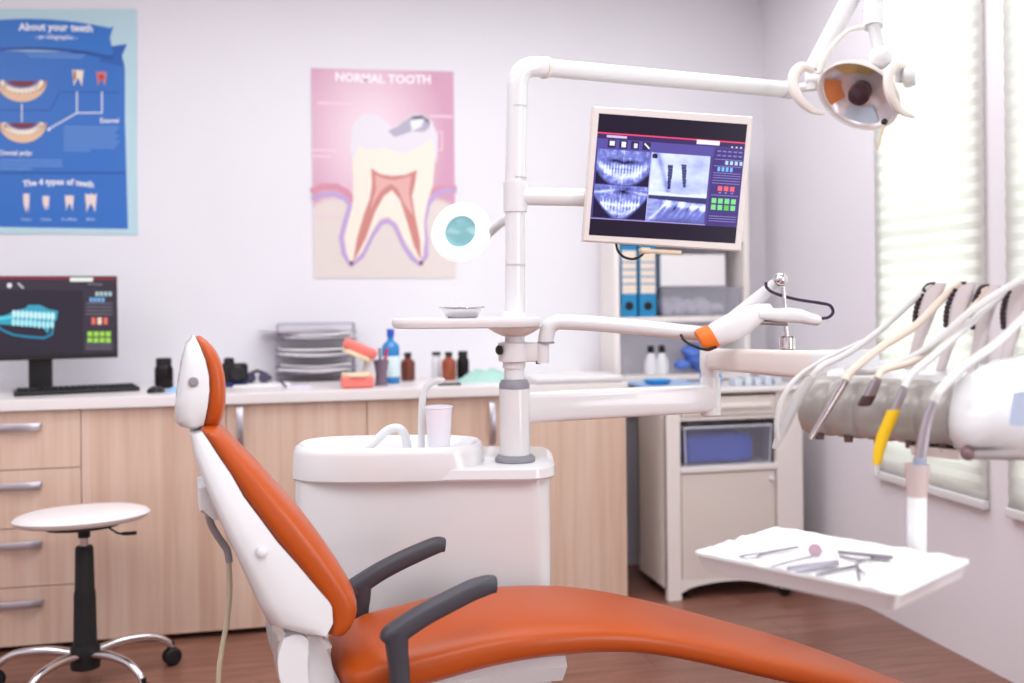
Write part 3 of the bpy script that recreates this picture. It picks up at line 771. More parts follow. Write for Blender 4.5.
def open_bin(b, x0, x1, y0, y1, z0, z1, th=.003, fl=.012):
    o = [Vector((x0, y0, z0)), Vector((x1, y0, z0)), Vector((x1, y1, z0)), Vector((x0, y1, z0))]
    tp = [Vector((x0 - fl, y0 - fl, z1)), Vector((x1 + fl, y0 - fl, z1)), Vector((x1 + fl, y1 + fl, z1)), Vector((x0 - fl, y1 + fl, z1))]
    cen = Vector(((x0 + x1) / 2, (y0 + y1) / 2, 0))
    def inset(P, d, dz): return [Vector((p.x + (d if p.x < cen.x else -d), p.y + (d if p.y < cen.y else -d), p.z + dz)) for p in P]
    rim = inset(tp, -.008, 0)
    rings = [o, inset(tp, 0, -.01), inset(rim, 0, -.01), rim, inset(tp, th, 0), inset(o, th, th)]
    loft(b, rings)
t = thing('storage_box', 'clear plastic storage box with grey contents beside the binders', 'box', ((a0 + a1) / 2, BY + .1, SH1))
b = NB(); open_bin(b, a0 + .02, a1 - .02, BY + .02, BY + .18, SH1, SH1 + .13); obj('clear_box', b, mat('smoky_clear', C(206, 206, 220), .2, alpha=.25, var=0), t)
b = NB()
rr = random.Random(9)
for k in range(9): ball(b, Vector((a0 + .055 + .24 * (k % 5) / 4, BY + .07 + .05 * (k // 5), SH1 + .035 + .02 * (k // 5))), .032, 10, 7, (1.2, 1, .8 + .5 * rr.random()))
obj('wrapped_supplies', b, mat('grey_wrap', C(196, 190, 204), .7, var=.15), t)
b = NB(); wbox(b, a0 + .015, a1 - .07, BY + .04, BY + .17, SH1 + .135, SH1 + .28, .004); 
tag(obj('paper_carton', b, PAPER, wn=True), 'plain white carton stacked on the clear storage box', 'box')
for i, px in enumerate((651, 662)):
    p = onY(px, 373, BY + .06); p.z = SH2
    t = thing('squeeze_bottle', ('left of the two small white bottles with black caps on the lower shelf', 'right of the two small white bottles with black caps on the lower shelf')[i], 'bottle', p, 'white bottles on the lower shelf')
    b = NB(); lathe(b, [(.024, 0), (.03, .006), (.03, .058), (.016, .092), (.011, .1)], p, n=20); obj('bottle_body', b, PLASTM, t)
    b = NB(); lathe(b, [(.015, .1), (.016, .104), (.014, .132)], p, n=16); obj('cap', b, BLACKS, t)
p = onY(690, 373, BY + .08); p.z = SH2
b = NB(); b2 = random.Random(2)
for k in range(8): ball(b, p + Vector((b2.uniform(-.05, .06), b2.uniform(-.02, .03), .03 + .012 * k)), .035, 10, 7, (1.2, 1, .7))
tag(obj('blue_bags', b, mat('blue_film', C(84, 120, 205), .3, var=.25), sharp=60), 'heap of shiny blue film bags on the lower shelf', 'bags')

# trolley
CX0, CX1, CYF, CYB = 1.51, 2.115, 3.905, 4.255
fy = lambda x, y: onY(x, y, CYF)
CT = fy(720, 388).z; SILLZ = fy(720, 468).z
t = thing('trolley_cabinet', 'white plastic trolley cabinet on casters with a drawer and lower door', 'cabinet', ((CX0 + CX1) / 2, 4.08, 0))
b = NB(); pl0, pl1 = fy(668, 480).x, fy(680.5, 480).x; pr0, pr1 = fy(775, 480).x, fy(799, 480).x
poly = [Vector((CX0, 0, z)) for z in (0,)]
pw = fy(681, 480).x - CX0
def leg_panel(x0, x1, foot):
    bb = NB(); wbox(bb, x0, x1, CYF, CYF + .03, foot, CT - .02, .004); return bb
obj('front_post', leg_panel(CX0, CX0 + pw, .0), CARTM, t, wn=True)
obj('front_post', leg_panel(CX1 - .12, CX1, .09), CARTM, t, wn=True)
b = NB(); wbox(b, CX0, CX0 + .02, CYF + .01, CYB, .045, CT - .02, .003); obj('side_panel', b, CARTM, t, wn=True)
b = NB(); wbox(b, CX1 - .02, CX1, CYF + .01, CYB, .1, CT - .02, .003); obj('side_panel', b, CARTM, t, wn=True)
b = NB(); wbox(b, CX0, CX1, CYB - .015, CYB, .1, CT - .02); obj('back_panel', b, CARTD, t)
b = NB(); wbox(b, CX0 - .01, CX1 + .01, CYF - .02, CYB + .005, CT - .022, CT, .008, 3); obj('top_panel', b, WTOP, t, wn=True)
dx0, dx1 = CX0 + pw, CX1 - .12
ztop, zdr = CT - .03, fy(720, 417).z
b = NB(); wbox(b, dx0 + .004, dx1 - .004, CYF - .006, CYF + .02, zdr + .006, ztop - .004, .004); d = obj('drawer', b, CARTD, t, wn=True)
b = NB(); wbox(b, dx0 + .03, dx1 - .03, CYF - .016, CYF - .006, zdr + .035, zdr + .055, .004); obj('handle', b, CARTM, d, wn=True)
b = NB(); wbox(b, dx0, dx1, CYF, CYB - .02, zdr - .012, zdr + .004, .002); obj('shelf', b, CARTM, t, wn=True)
b = NB(); wbox(b, dx0, dx1, CYF - .004, CYB - .02, SILLZ - .015, SILLZ + .008, .003); obj('shelf', b, CARTM, t, wn=True)
zdb = fy(720, 578).z
b = NB(); wbox(b, dx0 + .004, dx1 - .006, CYF + .002, CYF + .02, zdb, SILLZ - .02, .004); d = obj('door', b, CARTD, t, wn=True)
b = NB(); lathe(b, [(.009, 0), (.011, .012), (.006, .02)], Vector((dx1 - .025, CYF + .002, SILLZ - .055)), Vector((0, -1, 0)), 14); obj('knob', b, PLASTM, d)
b = NB()   # arched lower rail
pts = []
for k in range(13):
    u = k / 12; x = dx0 + (dx1 - dx0) * u; pts.append(Vector((x, CYF, zdb - .05 + .035 * math.sin(math.pi * u) ** .5)))
prism(b, [Vector((dx0, CYF, zdb))] + pts + [Vector((dx1, CYF, zdb))], (0, .025, 0)); obj('lower_rail', b, CARTM, t)
b = NB(); wbox(b, dx0, dx1, CYF + .02, CYB - .02, zdb - .002, zdb + .012); obj('shelf', b, CARTM, t)
for x, y in ((CX0 + .05, CYB - .05), (CX1 - .11, CYF - .035), (CX1 - .06, CYB - .05), (CX0 + .09, CYF + .05)):
    b = NB(); lathe(b, [(.03, -.012), (.034, -.006), (.034, .006), (.03, .012)], Vector((x, y, .035)), Vector((1, .3, 0)), 18)
    c = obj('caster', b, BLACKS, t)
    b = NB(); lathe(b, [(.012, 0), (.012, .045)], Vector((x + .0, y + .012, .06)), U0, 10); box(b, Vector((x, y, .05)), (.034, .02, .04), bev=.004); obj('fork', b, STEEL, c, wn=True)
t = thing('storage_bin', 'clear plastic bin of blue cloths on the open shelf of the trolley', 'bin', ((dx0 + dx1) / 2, CYF + .15, SILLZ + .008))
b = NB(); open_bin(b, dx0 + .025, dx1 - .025, CYF + .012, CYF + .29, SILLZ + .009, SILLZ + .17, .003, .008); obj('clear_bin', b, mat('bin_clear', C(210, 214, 236), .15, alpha=.1, var=0), t)
b = NB(); zr = SILLZ + .168; cr_ = [Vector((dx0 + .02, CYF + .008, zr)), Vector((dx1 - .02, CYF + .008, zr)), Vector((dx1 - .02, CYF + .294, zr)), Vector((dx0 + .02, CYF + .294, zr))]
for q in range(4): tube(b, [cr_[q], cr_[(q + 1) % 4]], .0045, 8)
for q in (0, 1): tube(b, [cr_[q], cr_[q] - U0 * .155 + Vector((.006 * (1 - 2 * q), .004, 0))], .003, 8)
obj('bin_rim', b, mat('rim_frosted', C(212, 214, 226), .3), t)
b = NB(); wbox(b, dx0 + .035, dx1 - .08, CYF + .04, CYF + .25, SILLZ + .014, SILLZ + .13, .03, 4); obj('folded_cloths', b, BLUEC, t)
b = NB(); wbox(b, fy(640, 380).x + .04, fy(712, 380).x, CYF + .03, CYB - .03, CT, CT + .012, .004)
tag(obj('sterile_drape', b, mat('drape_blue', C(160, 190, 228), .7, var=.05), wn=True), 'flat light blue drape spread on the trolley top', 'cloth')
p = Vector((fy(668, 380).x, CYF + .12, CT + .012))
b = NB(); lathe(b, [(.04, 0), (.055, .012), (.06, .02), (.056, .02), (.04, .005)], p, n=24); tag(obj('kidney_dish', b, mat('dish_blue', C(60, 150, 215), .4)), 'small bright blue dish on the light blue drape', 'dish')
p = Vector((fy(722, 380).x + .02, CYF + .14, CT))
b = NB(); wbox(b, p.x - .04, p.x + .03, p.y - .03, p.y + .05, CT, CT + .055, .01, 3); tag(obj('tissue_box', b, mat('box_blue', C(70, 140, 205), .5), wn=True), 'blue tissue packet on the trolley top behind the arm joint', 'packet')
b = NB()
for k in range(5): wbox(b, p.x + .07 + k * .045, p.x + .1 + k * .045, CYF + .06, CYF + .14, CT, CT + .03 + .008 * (k % 2), .006, 2)
tag(obj('small_containers', b, mat('pale_pack', C(214, 222, 232), .4), wn=True), 'small pale containers lined up along the trolley top edge', 'containers')['kind'] = 'stuff'

# ================================================================== STOOL
SU, SZ = -1.392, 3.3
sp = Fr(SU, SZ, 0)
t = thing('swivel_stool', 'round white swivel stool on a black gas column and chrome five-star base', 'stool', sp)
Ts = (U0 + R0 * -.03 + FWD * .06).normalized()
b = NB(); sc_ = Fr(SU - .005, SZ, .548)
lathe(b, [(.16, -.018), (.19, -.016), (.203, -.008), (.208, .001), (.199, .011), (.17, .02), (.1, .026), (.03, .028)], sc_, Ts, 48); obj('seat', b, mat('stool_vinyl', C(236, 230, 230), .4, var=.01), t)
b = NB(); lathe(b, [(.11, 0), (.11, .012), (.03, .02)], sc_ - Ts * .036, Ts, 24); obj('seat_plate', b, BLACK, t)
b = NB(); lathe(b, [(.014, .36), (.014, .52)], sp, n=16); obj('gas_lift', b, CHROME, t)
b = NB(); lathe(b, [(.019, .48), (.02, .52)], sp, n=16); obj('lift_collar', b, BLACKS, t)
b = NB(); lathe(b, [(.045, .06), (.046, .075), (.04, .12), (.036, .14), (.0335, .3), (.0325, .305), (.0305, .31), (.028, .445), (.024, .452)], sp, n=24); obj('column', b, BLACKS, t)
b = NB(); lathe(b, [(.04, .06), (.044, .07), (.047, .12), (.042, .135)], sp, n=24); obj('hub', b, BLACKS, t)
b = NB(); q = Fr(SU + .08, SZ - .03, .525); tube(b, smooth_path([q, q + R0 * .03 - U0 * .02, q + R0 * .05 - U0 * .028, q + R0 * .1 - U0 * .026], 4), [.0035] * 9 + [.006] * 4, 8); obj('lever', b, BLACK, t)
for k in range(5):
    a_ = R(40 + 72 * k); d = R0 * math.cos(a_) + FWD * math.sin(a_)
    L = .285
    b = NB(); pts = smooth_path([sp + d * .03 + U0 * .105, sp + d * .12 + U0 * .118, sp + d * .21 + U0 * .112, sp + d * .262 + U0 * .088, sp + d * .285 + U0 * .06], 5)
    tube(b, pts, [.016 - .006 * i / 20 for i in range(len(pts))], 12); obj('leg', b, CHROME, t)
    b = NB(); w = d.cross(U0); pc = sp + d * .285 + U0 * .03
    for s in (-1, 1): lathe(b, [(.018, 0), (.028, .003), (.03, .010), (.024, .018)], pc + w * (.004 * s) , w * s, 18)
    lathe(b, [(.009, 0), (.009, .03)], pc + U0 * .018, U0, 10)
    obj('caster', b, BLACKS, t)

# ================================================================== SPITTOON UNIT
UZ = 2.70
u_l, u_r = -.572, .094
t = thing('spittoon_unit', 'white dental unit cabinet with oval rinsing bowl, spout and tall column', 'dental unit', Fr(-.2, 2.76, 0))
def rrect(u0, u1, z0, z1, h, r=.09, n=6, r2=None):
    out = []
    for (cu, cz, a0, rr_) in ((u1 - r, z1 - r, 0, r), (u0 + r, z1 - r, 90, r), (u0 + (r2 or r), z0 + (r2 or r), 180, r2 or r), (u1 - (r2 or r), z0 + (r2 or r), 270, r2 or r)):
        for k in range(n + 1):
            a_ = R(a0 + 90 * k / n); out.append(Fr(cu + rr_ * math.cos(a_), cz + rr_ * math.sin(a_), h))
    return out
b = NB(); loft(b, [rrect(u_l + .006, u_r - .006, 2.626, 2.96, .04, .05), rrect(u_l, u_r, 2.62, 2.965, .05, .05), rrect(u_l, u_r, 2.62, 2.965, .77, .05), rrect(u_l, u_r - .01, 2.62, 2.965, .8, .05)])
obj('cabinet_body', b, PLAST, t)
b = NB(); loft(b, [rrect(u_l + .02, u_r - .02, 2.63, 2.94, 0, .05), rrect(u_l + .02, u_r - .02, 2.63, 2.94, .045, .05)]); obj('foot_plinth', b, GREYP, t)
b = NB(); e = .018
loft(b, [rrect(-.35, u_r - .005, 2.615, 2.97, .772, .06), rrect(-.35, u_r + .012, 2.595, 2.985, .773, .075), rrect(-.35, u_r + .015, 2.592, 2.988, .778, .075), rrect(-.35, u_r + .013, 2.595, 2.985, .80, .075), rrect(-.35, u_r, 2.608, 2.972, .807, .065)])
obj('deck', b, PLAST, t)
# raised oval bowl
def oval(cu, cz, ru, rz, h, n=56, e=3.0): return sring(Fr(cu, cz, h), R0, FWD, ru, rz, n, e)
BCU, BCZ = -.330, 2.715
b = NB(); loft(b, [oval(BCU, BCZ, .25, .125, .77), oval(BCU, BCZ, .256, .132, .776), oval(BCU, BCZ, .25, .138, .84), oval(BCU, BCZ, .244, .134, .855), oval(BCU, BCZ, .236, .128, .860), oval(BCU, BCZ, .226, .119, .857), oval(BCU, BCZ, .217, .11, .845),
                   oval(BCU - .03, BCZ, .17, .09, .815), oval(BCU - .03, BCZ, .11, .06, .79), oval(BCU - .03, BCZ, .03, .02, .785)])
obj('rinsing_bowl', b, PLAST, t)
# spout over the bowl
P_ = lambda x, y, z=2.74: at(x, y, z)
b = NB(); tube(b, smooth_path([P_(360, 450), P_(372, 444), P_(384, 433), P_(392, 428.5), P_(400, 429), P_(405, 436), P_(407, 446), P_(408, 452)], 5), [.012 + .0 * i for i in range(36)][:36], 14); obj('bowl_spout', b, PLAST, t)
b = NB(); tube(b, smooth_path([P_(421.5, 452, 2.72), P_(421.5, 430, 2.72), P_(422.2, 402, 2.72), P_(426, 388, 2.72), P_(434, 381.5, 2.72), P_(441, 380.5, 2.72), P_(443, 382, 2.72)], 5), .0095, 14); obj('cup_filler', b, PLAST, t)
# column
cb = Fr((513.4 - 512) / F * UZ, UZ, 0)
def col_h(y): return at(515, y, UZ).z
b = NB(); lathe(b, [(.050, col_h(461)), (.054, col_h(460)), (.053, col_h(457)), (.046, col_h(454.5)), (.04, col_h(454))], cb, n=32); obj('base_collar', b, GREYP, t)
b = NB(); lathe(b, [(.0405, col_h(456)), (.0405, col_h(388)), (.038, col_h(387))], cb, n=32); obj('lower_column', b, PLAST, t)
b = NB(); lathe(b, [(.0405, col_h(388.5)), (.0405, col_h(384)), (.034, col_h(379.5)), (.028, col_h(379))], cb, n=32); obj('column_collar', b, GREYP, t)
top = P_(517.5, 100, UZ)
c0 = Vector((cb.x, cb.y, col_h(381))); c1 = at(515, 200, UZ)
b = NB(); tube(b, [c0, at(515, 290, UZ), c1], .0262, 24); obj('upper_column', b, PLAST, t)
b = NB()
for y in (265, 178, 107): tube(b, [at(515 + (300 - y) * .012, y + .9, UZ), at(515 + (300 - y) * .012, y - .9, UZ)], .0275, 24)
obj('column_rings', b, mat('ring_grey', C(196, 188, 186), .4), t)
# clamp for the shelf arm
b = NB(); lathe(b, [(.03, col_h(362)), (.041, col_h(361)), (.042, col_h(345)), (.041, col_h(343)), (.03, col_h(342))], Vector((cb.x, cb.y, 0)), n=28)
lathe(b, [(.03, col_h(368)), (.03, col_h(362))], cb, n=24)
obj('clamp_ring', b, PLASTM, t)
b = NB(); lathe(b, [(.012, 0), (.013, .008), (.009, .012)], at(501, 350, 2.67), -R0 - FWD * .5, 14); obj('clamp_screw', b, BLACKS, t)
# ---- bracket shelf
t2 = thing('column_shelf', 'slim oval white shelf clamped to the column, holding a metal dish', 'shelf', Fr(-.15, 2.7, 1.15))
hb, ht = at(515, 327.5, UZ).z, at(515, 317.5, UZ).z
uL, uR = (392.5 - 512) / F * 2.7, (541 - 512) / F * 2.7
cu = (uL + uR) / 2; ru = (uR - uL) / 2
b = NB(); O = lambda k, h, z=1: sring(Fr(cu, UZ, h), R0, FWD, ru * k, .105 * z, 44, 3.4)
loft(b, [O(.93, hb + .001, .9), O(.98, hb + .004, .97), O(1, hb + .012), O(1, ht - .006), O(.985, ht, .98)]); obj('shelf_plate', b, PLASTM, t2)
b = NB(); lathe(b, [(.032, hb - .022), (.05, hb - .014), (.075, hb + .002)], Fr(.005, UZ, 0), n=28); obj('shelf_boss', b, CREAM, t2)
b = NB(); lathe(b, [(.034, ht - .002), (.033, ht + .008), (.028, ht + .016)], cb, n=24); obj('shelf_collar', b, PLASTM, t2)
# metal dish on the shelf
dp = at(462, 318, UZ); dp.z = ht
tag(None, '', '') if False else None
t3 = thing('metal_dish', 'small scalloped metal dish sitting on the column shelf', 'dish', dp)
b = NB(); rings = []
for r_, h, sc in ((.036, .0, 0), (.044, .006, .0), (.05, .024, .02), (.058, .0275, .05), (.058, .0295, .05), (.049, .026, .02), (.042, .009, 0), (.01, .004, 0)):
    rings.append([dp + Vector((math.cos(2 * math.pi * k / 40) * r_ * (1 + sc * math.cos(16 * math.pi * k / 40)), math.sin(2 * math.pi * k / 40) * r_ * (1 + sc * math.cos(16 * math.pi * k / 40)), h)) for k in range(40)])
loft(b, rings); obj('dish_bowl', b, CHROME, t3)
b = NB()
for k in range(5): ball(b, dp + Vector((.024 * math.cos(k * 1.26), .024 * math.sin(k * 1.26), .022)), .010, 10, 7)
obj('cotton_pellets', b, CREAM, t3)
# cup
cp = Fr((437.5 - 512) / F * 2.66, 2.66, .862)
cz = at(437, 446.5, 2.66).z
t4 = thing('plastic_cup', 'white plastic rinsing cup standing under the cup filler', 'cup', (cp.x, cp.y, cz))
CUPM = mat('cup_plastic', C(240, 240, 250), .3, var=.01)
b = NB(); lathe(b, [(.0285, 0), (.029, .002), (.035, .1), (.037, .102), (.0365, .105), (.034, .103), (.028, .004)], Vector((cp.x, cp.y, cz)), n=36); obj('cup_wall', b, CUPM, t4)
# ---- hanging display
t = thing('xray_display', 'white-framed screen showing dental x-rays on an arm from the column', 'display', Fr(.4, 2.66, 1.35))
q_o = [(593.5, 106), (753.5, 116.5), (741.5, 251), (583, 241)]
q_i = [(599, 113.2), (747.6, 124.3), (735.4, 243.6), (588.7, 235)]
BLp, TLp, BRp = at(583, 241, 2.62), at(593.5, 106, 2.625), at(741.5, 251, 2.675)
nr = (BRp - BLp).cross(TLp - BLp).normalized()
if nr.dot(FWD) > 0: nr = -nr
pm = lambda x, y: onP(x, y, BLp, nr)
O_ = [pm(*q) for q in q_o]; I_ = [pm(*q) for q in q_i]
b = NB()
def qoff(Q, d, k=1.0):
    c = sum(Q, Vector()) / 4; return [c + (p - c) * k - nr * d for p in Q]
loft(b, [qoff(I_, .004), qoff(I_, 0), qoff(O_, 0, .985), qoff(O_, .004), qoff(O_, .026), qoff(O_, .05, .8)], cap=True); obj('bezel', b, mat('bezel_cream', C(220, 212, 208), .35, var=.01), t, sharp=30)
art = Art(lambda x, y: onP(x, y, BLp - nr * .0035, nr), nr)
SA = (599, 113.2); 
def s2(u, v):   # u,v in 0..1 over the visible glass
    return ((q_i[0][0] * (1 - u) + q_i[1][0] * u) * (1 - v) + (q_i[3][0] * (1 - u) + q_i[2][0] * u) * v, (q_i[0][1] * (1 - u) + q_i[1][1] * u) * (1 - v) + (q_i[3][1] * (1 - u) + q_i[2][1] * u) * v)
def sq(u0, v0, u1, v1): return [s2(u0, v0), s2(u1, v0), s2(u1, v1), s2(u0, v1)]
art.poly(q_i, C(26, 12, 36), 1)
Vt, Vb = .165, .865
art.poly(sq(0, Vt, 1, Vb), C(78, 64, 136), 2)
art.poly(sq(0, Vt - .012, 1, Vt), C(232, 70, 110), 3)
art.poly(sq(0, Vt, 1, Vt + .04), C(56, 40, 96), 3)
art.poly(sq(0, Vt + .04, .8, Vt + .125), C(88, 76, 156), 3)
art.poly(sq(.065, Vt + .008, .2, Vt + .028), C(206, 190, 224), 4)
art.poly(sq(.67, Vt - .006, .825, Vt + .03), C(236, 230, 240), 5)
for k in range(4):
    art.poly(sq(.075 + k * .078, Vt + .045, .13 + k * .078, Vt + .112), C(48, 36, 80), 4)
art.poly(sq(.088, Vt + .055, .122, Vt + .092), C(230, 230, 245), 5); art.poly(sq(.168, Vt + .055, .198, Vt + .1), C(230, 230, 245), 5)
art.poly(sq(.252, Vt + .062, .276, Vt + .1), C(220, 216, 240), 5); art.line([s2(.325, Vt + .06), s2(.355, Vt + .095)], 1.6, C(230, 230, 245), 5)
for k in range(3): art.poly(sq(.905 + k * .03, Vt + .03, .917 + k * .03, Vt + .042), C(220, 214, 236), 5)
nz = lambda x, y, s, q=0: noise.fractal(Vector((x * s, y * s, q)), .8, 2.0, 4)
def xr(v):
    v = max(0, min(1, v)); a_, m_, b_ = C(28, 16, 54), C(120, 128, 214), C(226, 236, 255)
    L = lambda p, q, t: tuple(p[i] + (q[i] - p[i]) * t for i in range(3)) + (1,)
    return L(a_, m_, v / .55) if v < .55 else L(m_, b_, (v - .55) / .45)
G = lambda d, s: math.exp(-(d / s) ** 2)
def pano(u, v, curve=.10, yc=.52, dark=1):
    x = (u - .5) * 2
    y = v - (yc + curve * (1 - x * x) * (1 if dark else 1))
    w = .5 + .26 * nz(u * 3, v * 2, 2.4, 3) + .12 * nz(u * 9, v * 6, 2.4, 5)
    jaw = G(v - (.78 - .42 * x * x - .0), .10) * .35
    w += jaw
    teeth = G(y, .16) * (1 if abs(x) < .72 else .2)
    if abs(x) < .7:
        per = math.cos(u * 112); w += teeth * (.24 + .22 * per)
        w -= G(y - .0, .018) * .22 * (1 - abs(x) * .5)
    w -= G(v - .30 - .05 * abs(x), .06) * .5 * G(abs(x) - .32, .25)
    w -= G(v - .36, .045) * .6 * G(x, .14)
    w += G(x, .018) * .35 + G(x - .07, .012) * .2 * (v < .5) + G(x + .07, .012) * .2 * (v < .5)
    edge = v - (.98 - .42 * abs(x) ** 2.2)
    if edge > 0: w *= max(.0, 1 - edge * 9)
    if abs(x) > .9: w *= .75
    return xr(w)
art.grid(sq(.012, Vt + .125, .372, Vt + .41), 110, 70, lambda u, v: pano(u, v, .0, .55), 4)
def pano2(u, v):
    x = (u - .5) * 2; w = .5 + .24 * nz(u * 3, v * 2, 2.6, 8) + .12 * nz(u * 9, v * 6, 2.4, 2)
    yc = .50 + .10 * (1 - x * x); 
    if abs(x) < .74: w += G(v - yc, .16) * (.3 + .25 * math.cos(u * 104)); w += G(v - yc + .0, .04) * .35 * (abs(x) > .1)
    w += G(v - (.86 - .5 * x * x), .07) * .28 + G(x, .02) * .2
    w -= G(v - .16, .10) * .65 * G(x - .1, .3); w += G(v - .12 - .12 * abs(x), .04) * .35
    edge = v - (1.0 - .75 * abs(x) ** 1.5)
    if edge > 0: w *= max(0, 1 - edge * 8)
    return xr(w)
art.grid(sq(.012, Vt + .415, .372, Vb - .015), 110, 70, pano2, 4)
def impl(u, v):
    w = .86 + .12 * nz(u * 2, v * 2, 1.6, 1) + .12 * math.sin((u + v * .4) * 5) * .5
    for cx, tilt, y0, y1 in ((.33, .02, .27, .83), (.56, .08, .24, .78)):
        c = cx + tilt * (v - y0); wd = .045 - .02 * max(0, (v - y0) / (y1 - y0))
        if y0 < v < y1 and abs(u - c) < wd: w = .14 + .1 * math.cos(v * 90)
    if math.hypot((u - .05), (v - .08) * .8) < .05: w = .05
    w -= G((u - v * .25) - .10, .05) * .25
    if v > .93 - .02 * math.sin(u * 8): w = .97
    return xr(w)
art.grid(sq(.380, Vt + .125, .772, Vt + .475), 100, 70, impl, 4)
def bite(u, v):
    w = .42 + .15 * nz(u * 2.4, v * 2, 2, 4)
    crown = .26 + .03 * math.sin(u * 24)
    if v < .10 + .10 * u: return xr(.08)
    for cx, cy in ((.34, .26), (.58, .27), (.77, .33), (.95, .36)):
        w += G(u - cx, .085) * G(v - cy, .13) * .75
        for s in (-.05, .05): w += G((u - cx - s + (v - cy) * .28), .026) * (.42 if .3 < v < .85 else 0) * (1.1 - v)
    for cx in (.47, .69, .87): w -= G(u - cx + (v - .45) * .25, .022) * G(v - .42, .13) * .75
    if u < .24 - v * .1: w = .62 + .1 * nz(u, v, 6)
    w += G((u - .42 + v * .4), .03) * .25
    if v > .9: w *= .75
    return xr(w)
art.grid(sq(.380, Vt + .482, .772, Vb - .008), 100, 60, bite, 4)
art.poly(sq(.004, Vb - .008, .78, Vb - .002), C(176, 160, 216), 5)
for x in (.374,): art.poly(sq(x, Vt + .12, x + .005, Vb - .005), C(196, 186, 230), 5)
art.poly(sq(.79, Vt + .05, .995, Vb), C(66, 50, 120), 3)
for r_ in range(2):
    for k in range(5): art.poly(sq(.815 + k * .036, Vt + .07 + r_ * .035, .84 + k * .036, Vt + .082 + r_ * .035), C(130, 120, 190), 5)
for k in range(4): art.poly(sq(.875 + k * .032, Vt + .153, .895 + k * .032, Vt + .185), C(176, 206, 240), 5)
for k in range(4): art.poly(sq(.827 + k * .028, Vt + .207, .845 + k * .028, Vt + .243), C(120, 180, 240), 5)
for v in (.142, .197, .255, .275, .295, .318, .34, .44, .615, .635, .655): art.poly(sq(.80, Vt + v, .985, Vt + v + .0045), C(150, 138, 205), 5)
for k in range(3): art.poly(sq(.842 + k * .041, Vt + .365, .872 + k * .041, Vt + .405), C(238, 100, 112), 5); art.poly(sq(.85 + k * .041, Vt + .415, .866 + k * .041, Vt + .425), C(150, 138, 205), 5)
for r_ in range(2):
    for k in range(4): art.poly(sq(.808 + k * .044, Vt + .468 + r_ * .055, .84 + k * .044, Vt + .51 + r_ * .055), C(126, 214, 136) if (r_, k) != (1, 2) else C(90, 200, 60), 5)
art.build('screen', attr_mat('xray_lit_display', 1.15, .25), t)
mc_ = sum(O_, Vector()) / 4 - nr * .05
armL = at(527, 196.5, UZ); armR = at(583, 197.5, 2.68); 
b = NB(); tube(b, [at(516, 196.3, UZ), armL, armR, at(590, 198, 2.685)], .0235, 22); tube(b, [at(586, 198, 2.685), mc_ + nr * .0], .016, 12)
obj('support_arm', b, PLAST, t)
b = NB(); tube(b, [at(515.4, 212, UZ), at(515.1, 182, UZ)], .0315, 24); obj('arm_collar', b, PLASTM, t)
b = NB(); tube(b, smooth_path([at(616, 243, 2.66), at(618, 251, 2.65), at(624, 257, 2.65), at(633, 259, 2.65), at(641, 256, 2.65), at(645, 250.5, 2.66)], 5), .0035, 8); obj('video_cable', b, BLACK, t)
b = NB(); tube(b, [at(639, 250.3, 2.655), at(681, 252.8, 2.665)], .006, 10); tube(b, [at(641, 250.3, 2.65), at(650, 250.8, 2.65)], .0085, 10); obj('lower_bracket', b, mat('brass_cream', C(222, 204, 176), .35), t)

# ---- overhead beam and operating light
t = thing('operating_light', 'white dental operating light with curved handles at the end of the overhead beam', 'operating light', Fr(.0, 2.7, 1.88))
b = NB(); pth = smooth_path([at(515, 200, UZ), at(516.5, 130, UZ), at(517.3, 95, UZ), at(518.5, 79, UZ), at(524, 70, 2.703), at(534, 67, 2.71), at(545, 67.6, 2.725)], 7)
tube(b, pth, .0272, 26); obj('bent_pole', b, PLAST, t)
b = NB(); tube(b, [at(543, 67.5, 2.72), at(546, 67.8, 2.727)], .0292, 24); obj('pole_sleeve', b, CREAM, t)
b = NB(); tube(b, [at(545, 67.8, 2.725), at(786, 89.5, 3.14)], .0245, 24); obj('beam', b, PLAST, t)
b = NB(); tube(b, [at(784, 89.3, 3.13), at(792, 90, 3.145)], .027, 20); obj('beam_end_cap', b, PLASTM, t)
LZ = 3.05
L_ = lambda x, y, z=LZ: at(x, y, z)
b = NB(); tube(b, [L_(813, 70, 3.12), L_(850, 0, 3.12), L_(872, -42, 3.12)], .028, 20); tube(b, [L_(812, 72, 3.12), L_(812, 90, 3.12)], .022, 16); tube(b, [L_(790, 90, 3.14), L_(812, 86, 3.12)], .014, 12)
obj('spring_arm', b, PLASTM, t)
b = NB(); tube(b, [L_(872, -42, 3.10), L_(873, 8, 3.07), L_(873, 27, LZ)], .0285, 20); obj('drop_tube', b, PLAST, t)
b = NB(); tube(b, [L_(872.8, 8.5, 3.069), L_(872.8, 10, 3.069)], .0295, 20); obj('tube_ring', b, CREAM, t)
b = NB(); tube(b, smooth_path([L_(864, 27), L_(850, 30), L_(836, 42), L_(824, 58), L_(818, 74)], 5), .007, 8); obj('cable', b, CREAM, t)
mj = (R0 * math.cos(R(37)) - U0 * math.sin(R(36)))
mn = (R0 * math.sin(R(36)) + U0 * math.cos(R(36)))
dn = (-FWD * math.cos(R(54)) - mn * math.sin(R(54))).normalized()
dv = dn.cross(mj).normalized()
dc = L_(859, 95)
def dring(k, d, n=40): return sring(dc + dn * d, mj, dv, .128 * k, .108 * k, n, 2.0)
b = NB(); loft(b, [dring(.25, -.05), dring(.6, -.046), dring(.88, -.026), dring(1.0, 0), dring(1.02, .008), dring(.985, .012), dring(.93, .006)], cap=False)
b.faces.new([b.verts[i] for i in range(40)]) if False else None
obj('lamp_housing', b, CREAM, t).modifiers.new('s', 'SOLIDIFY').thickness = .003
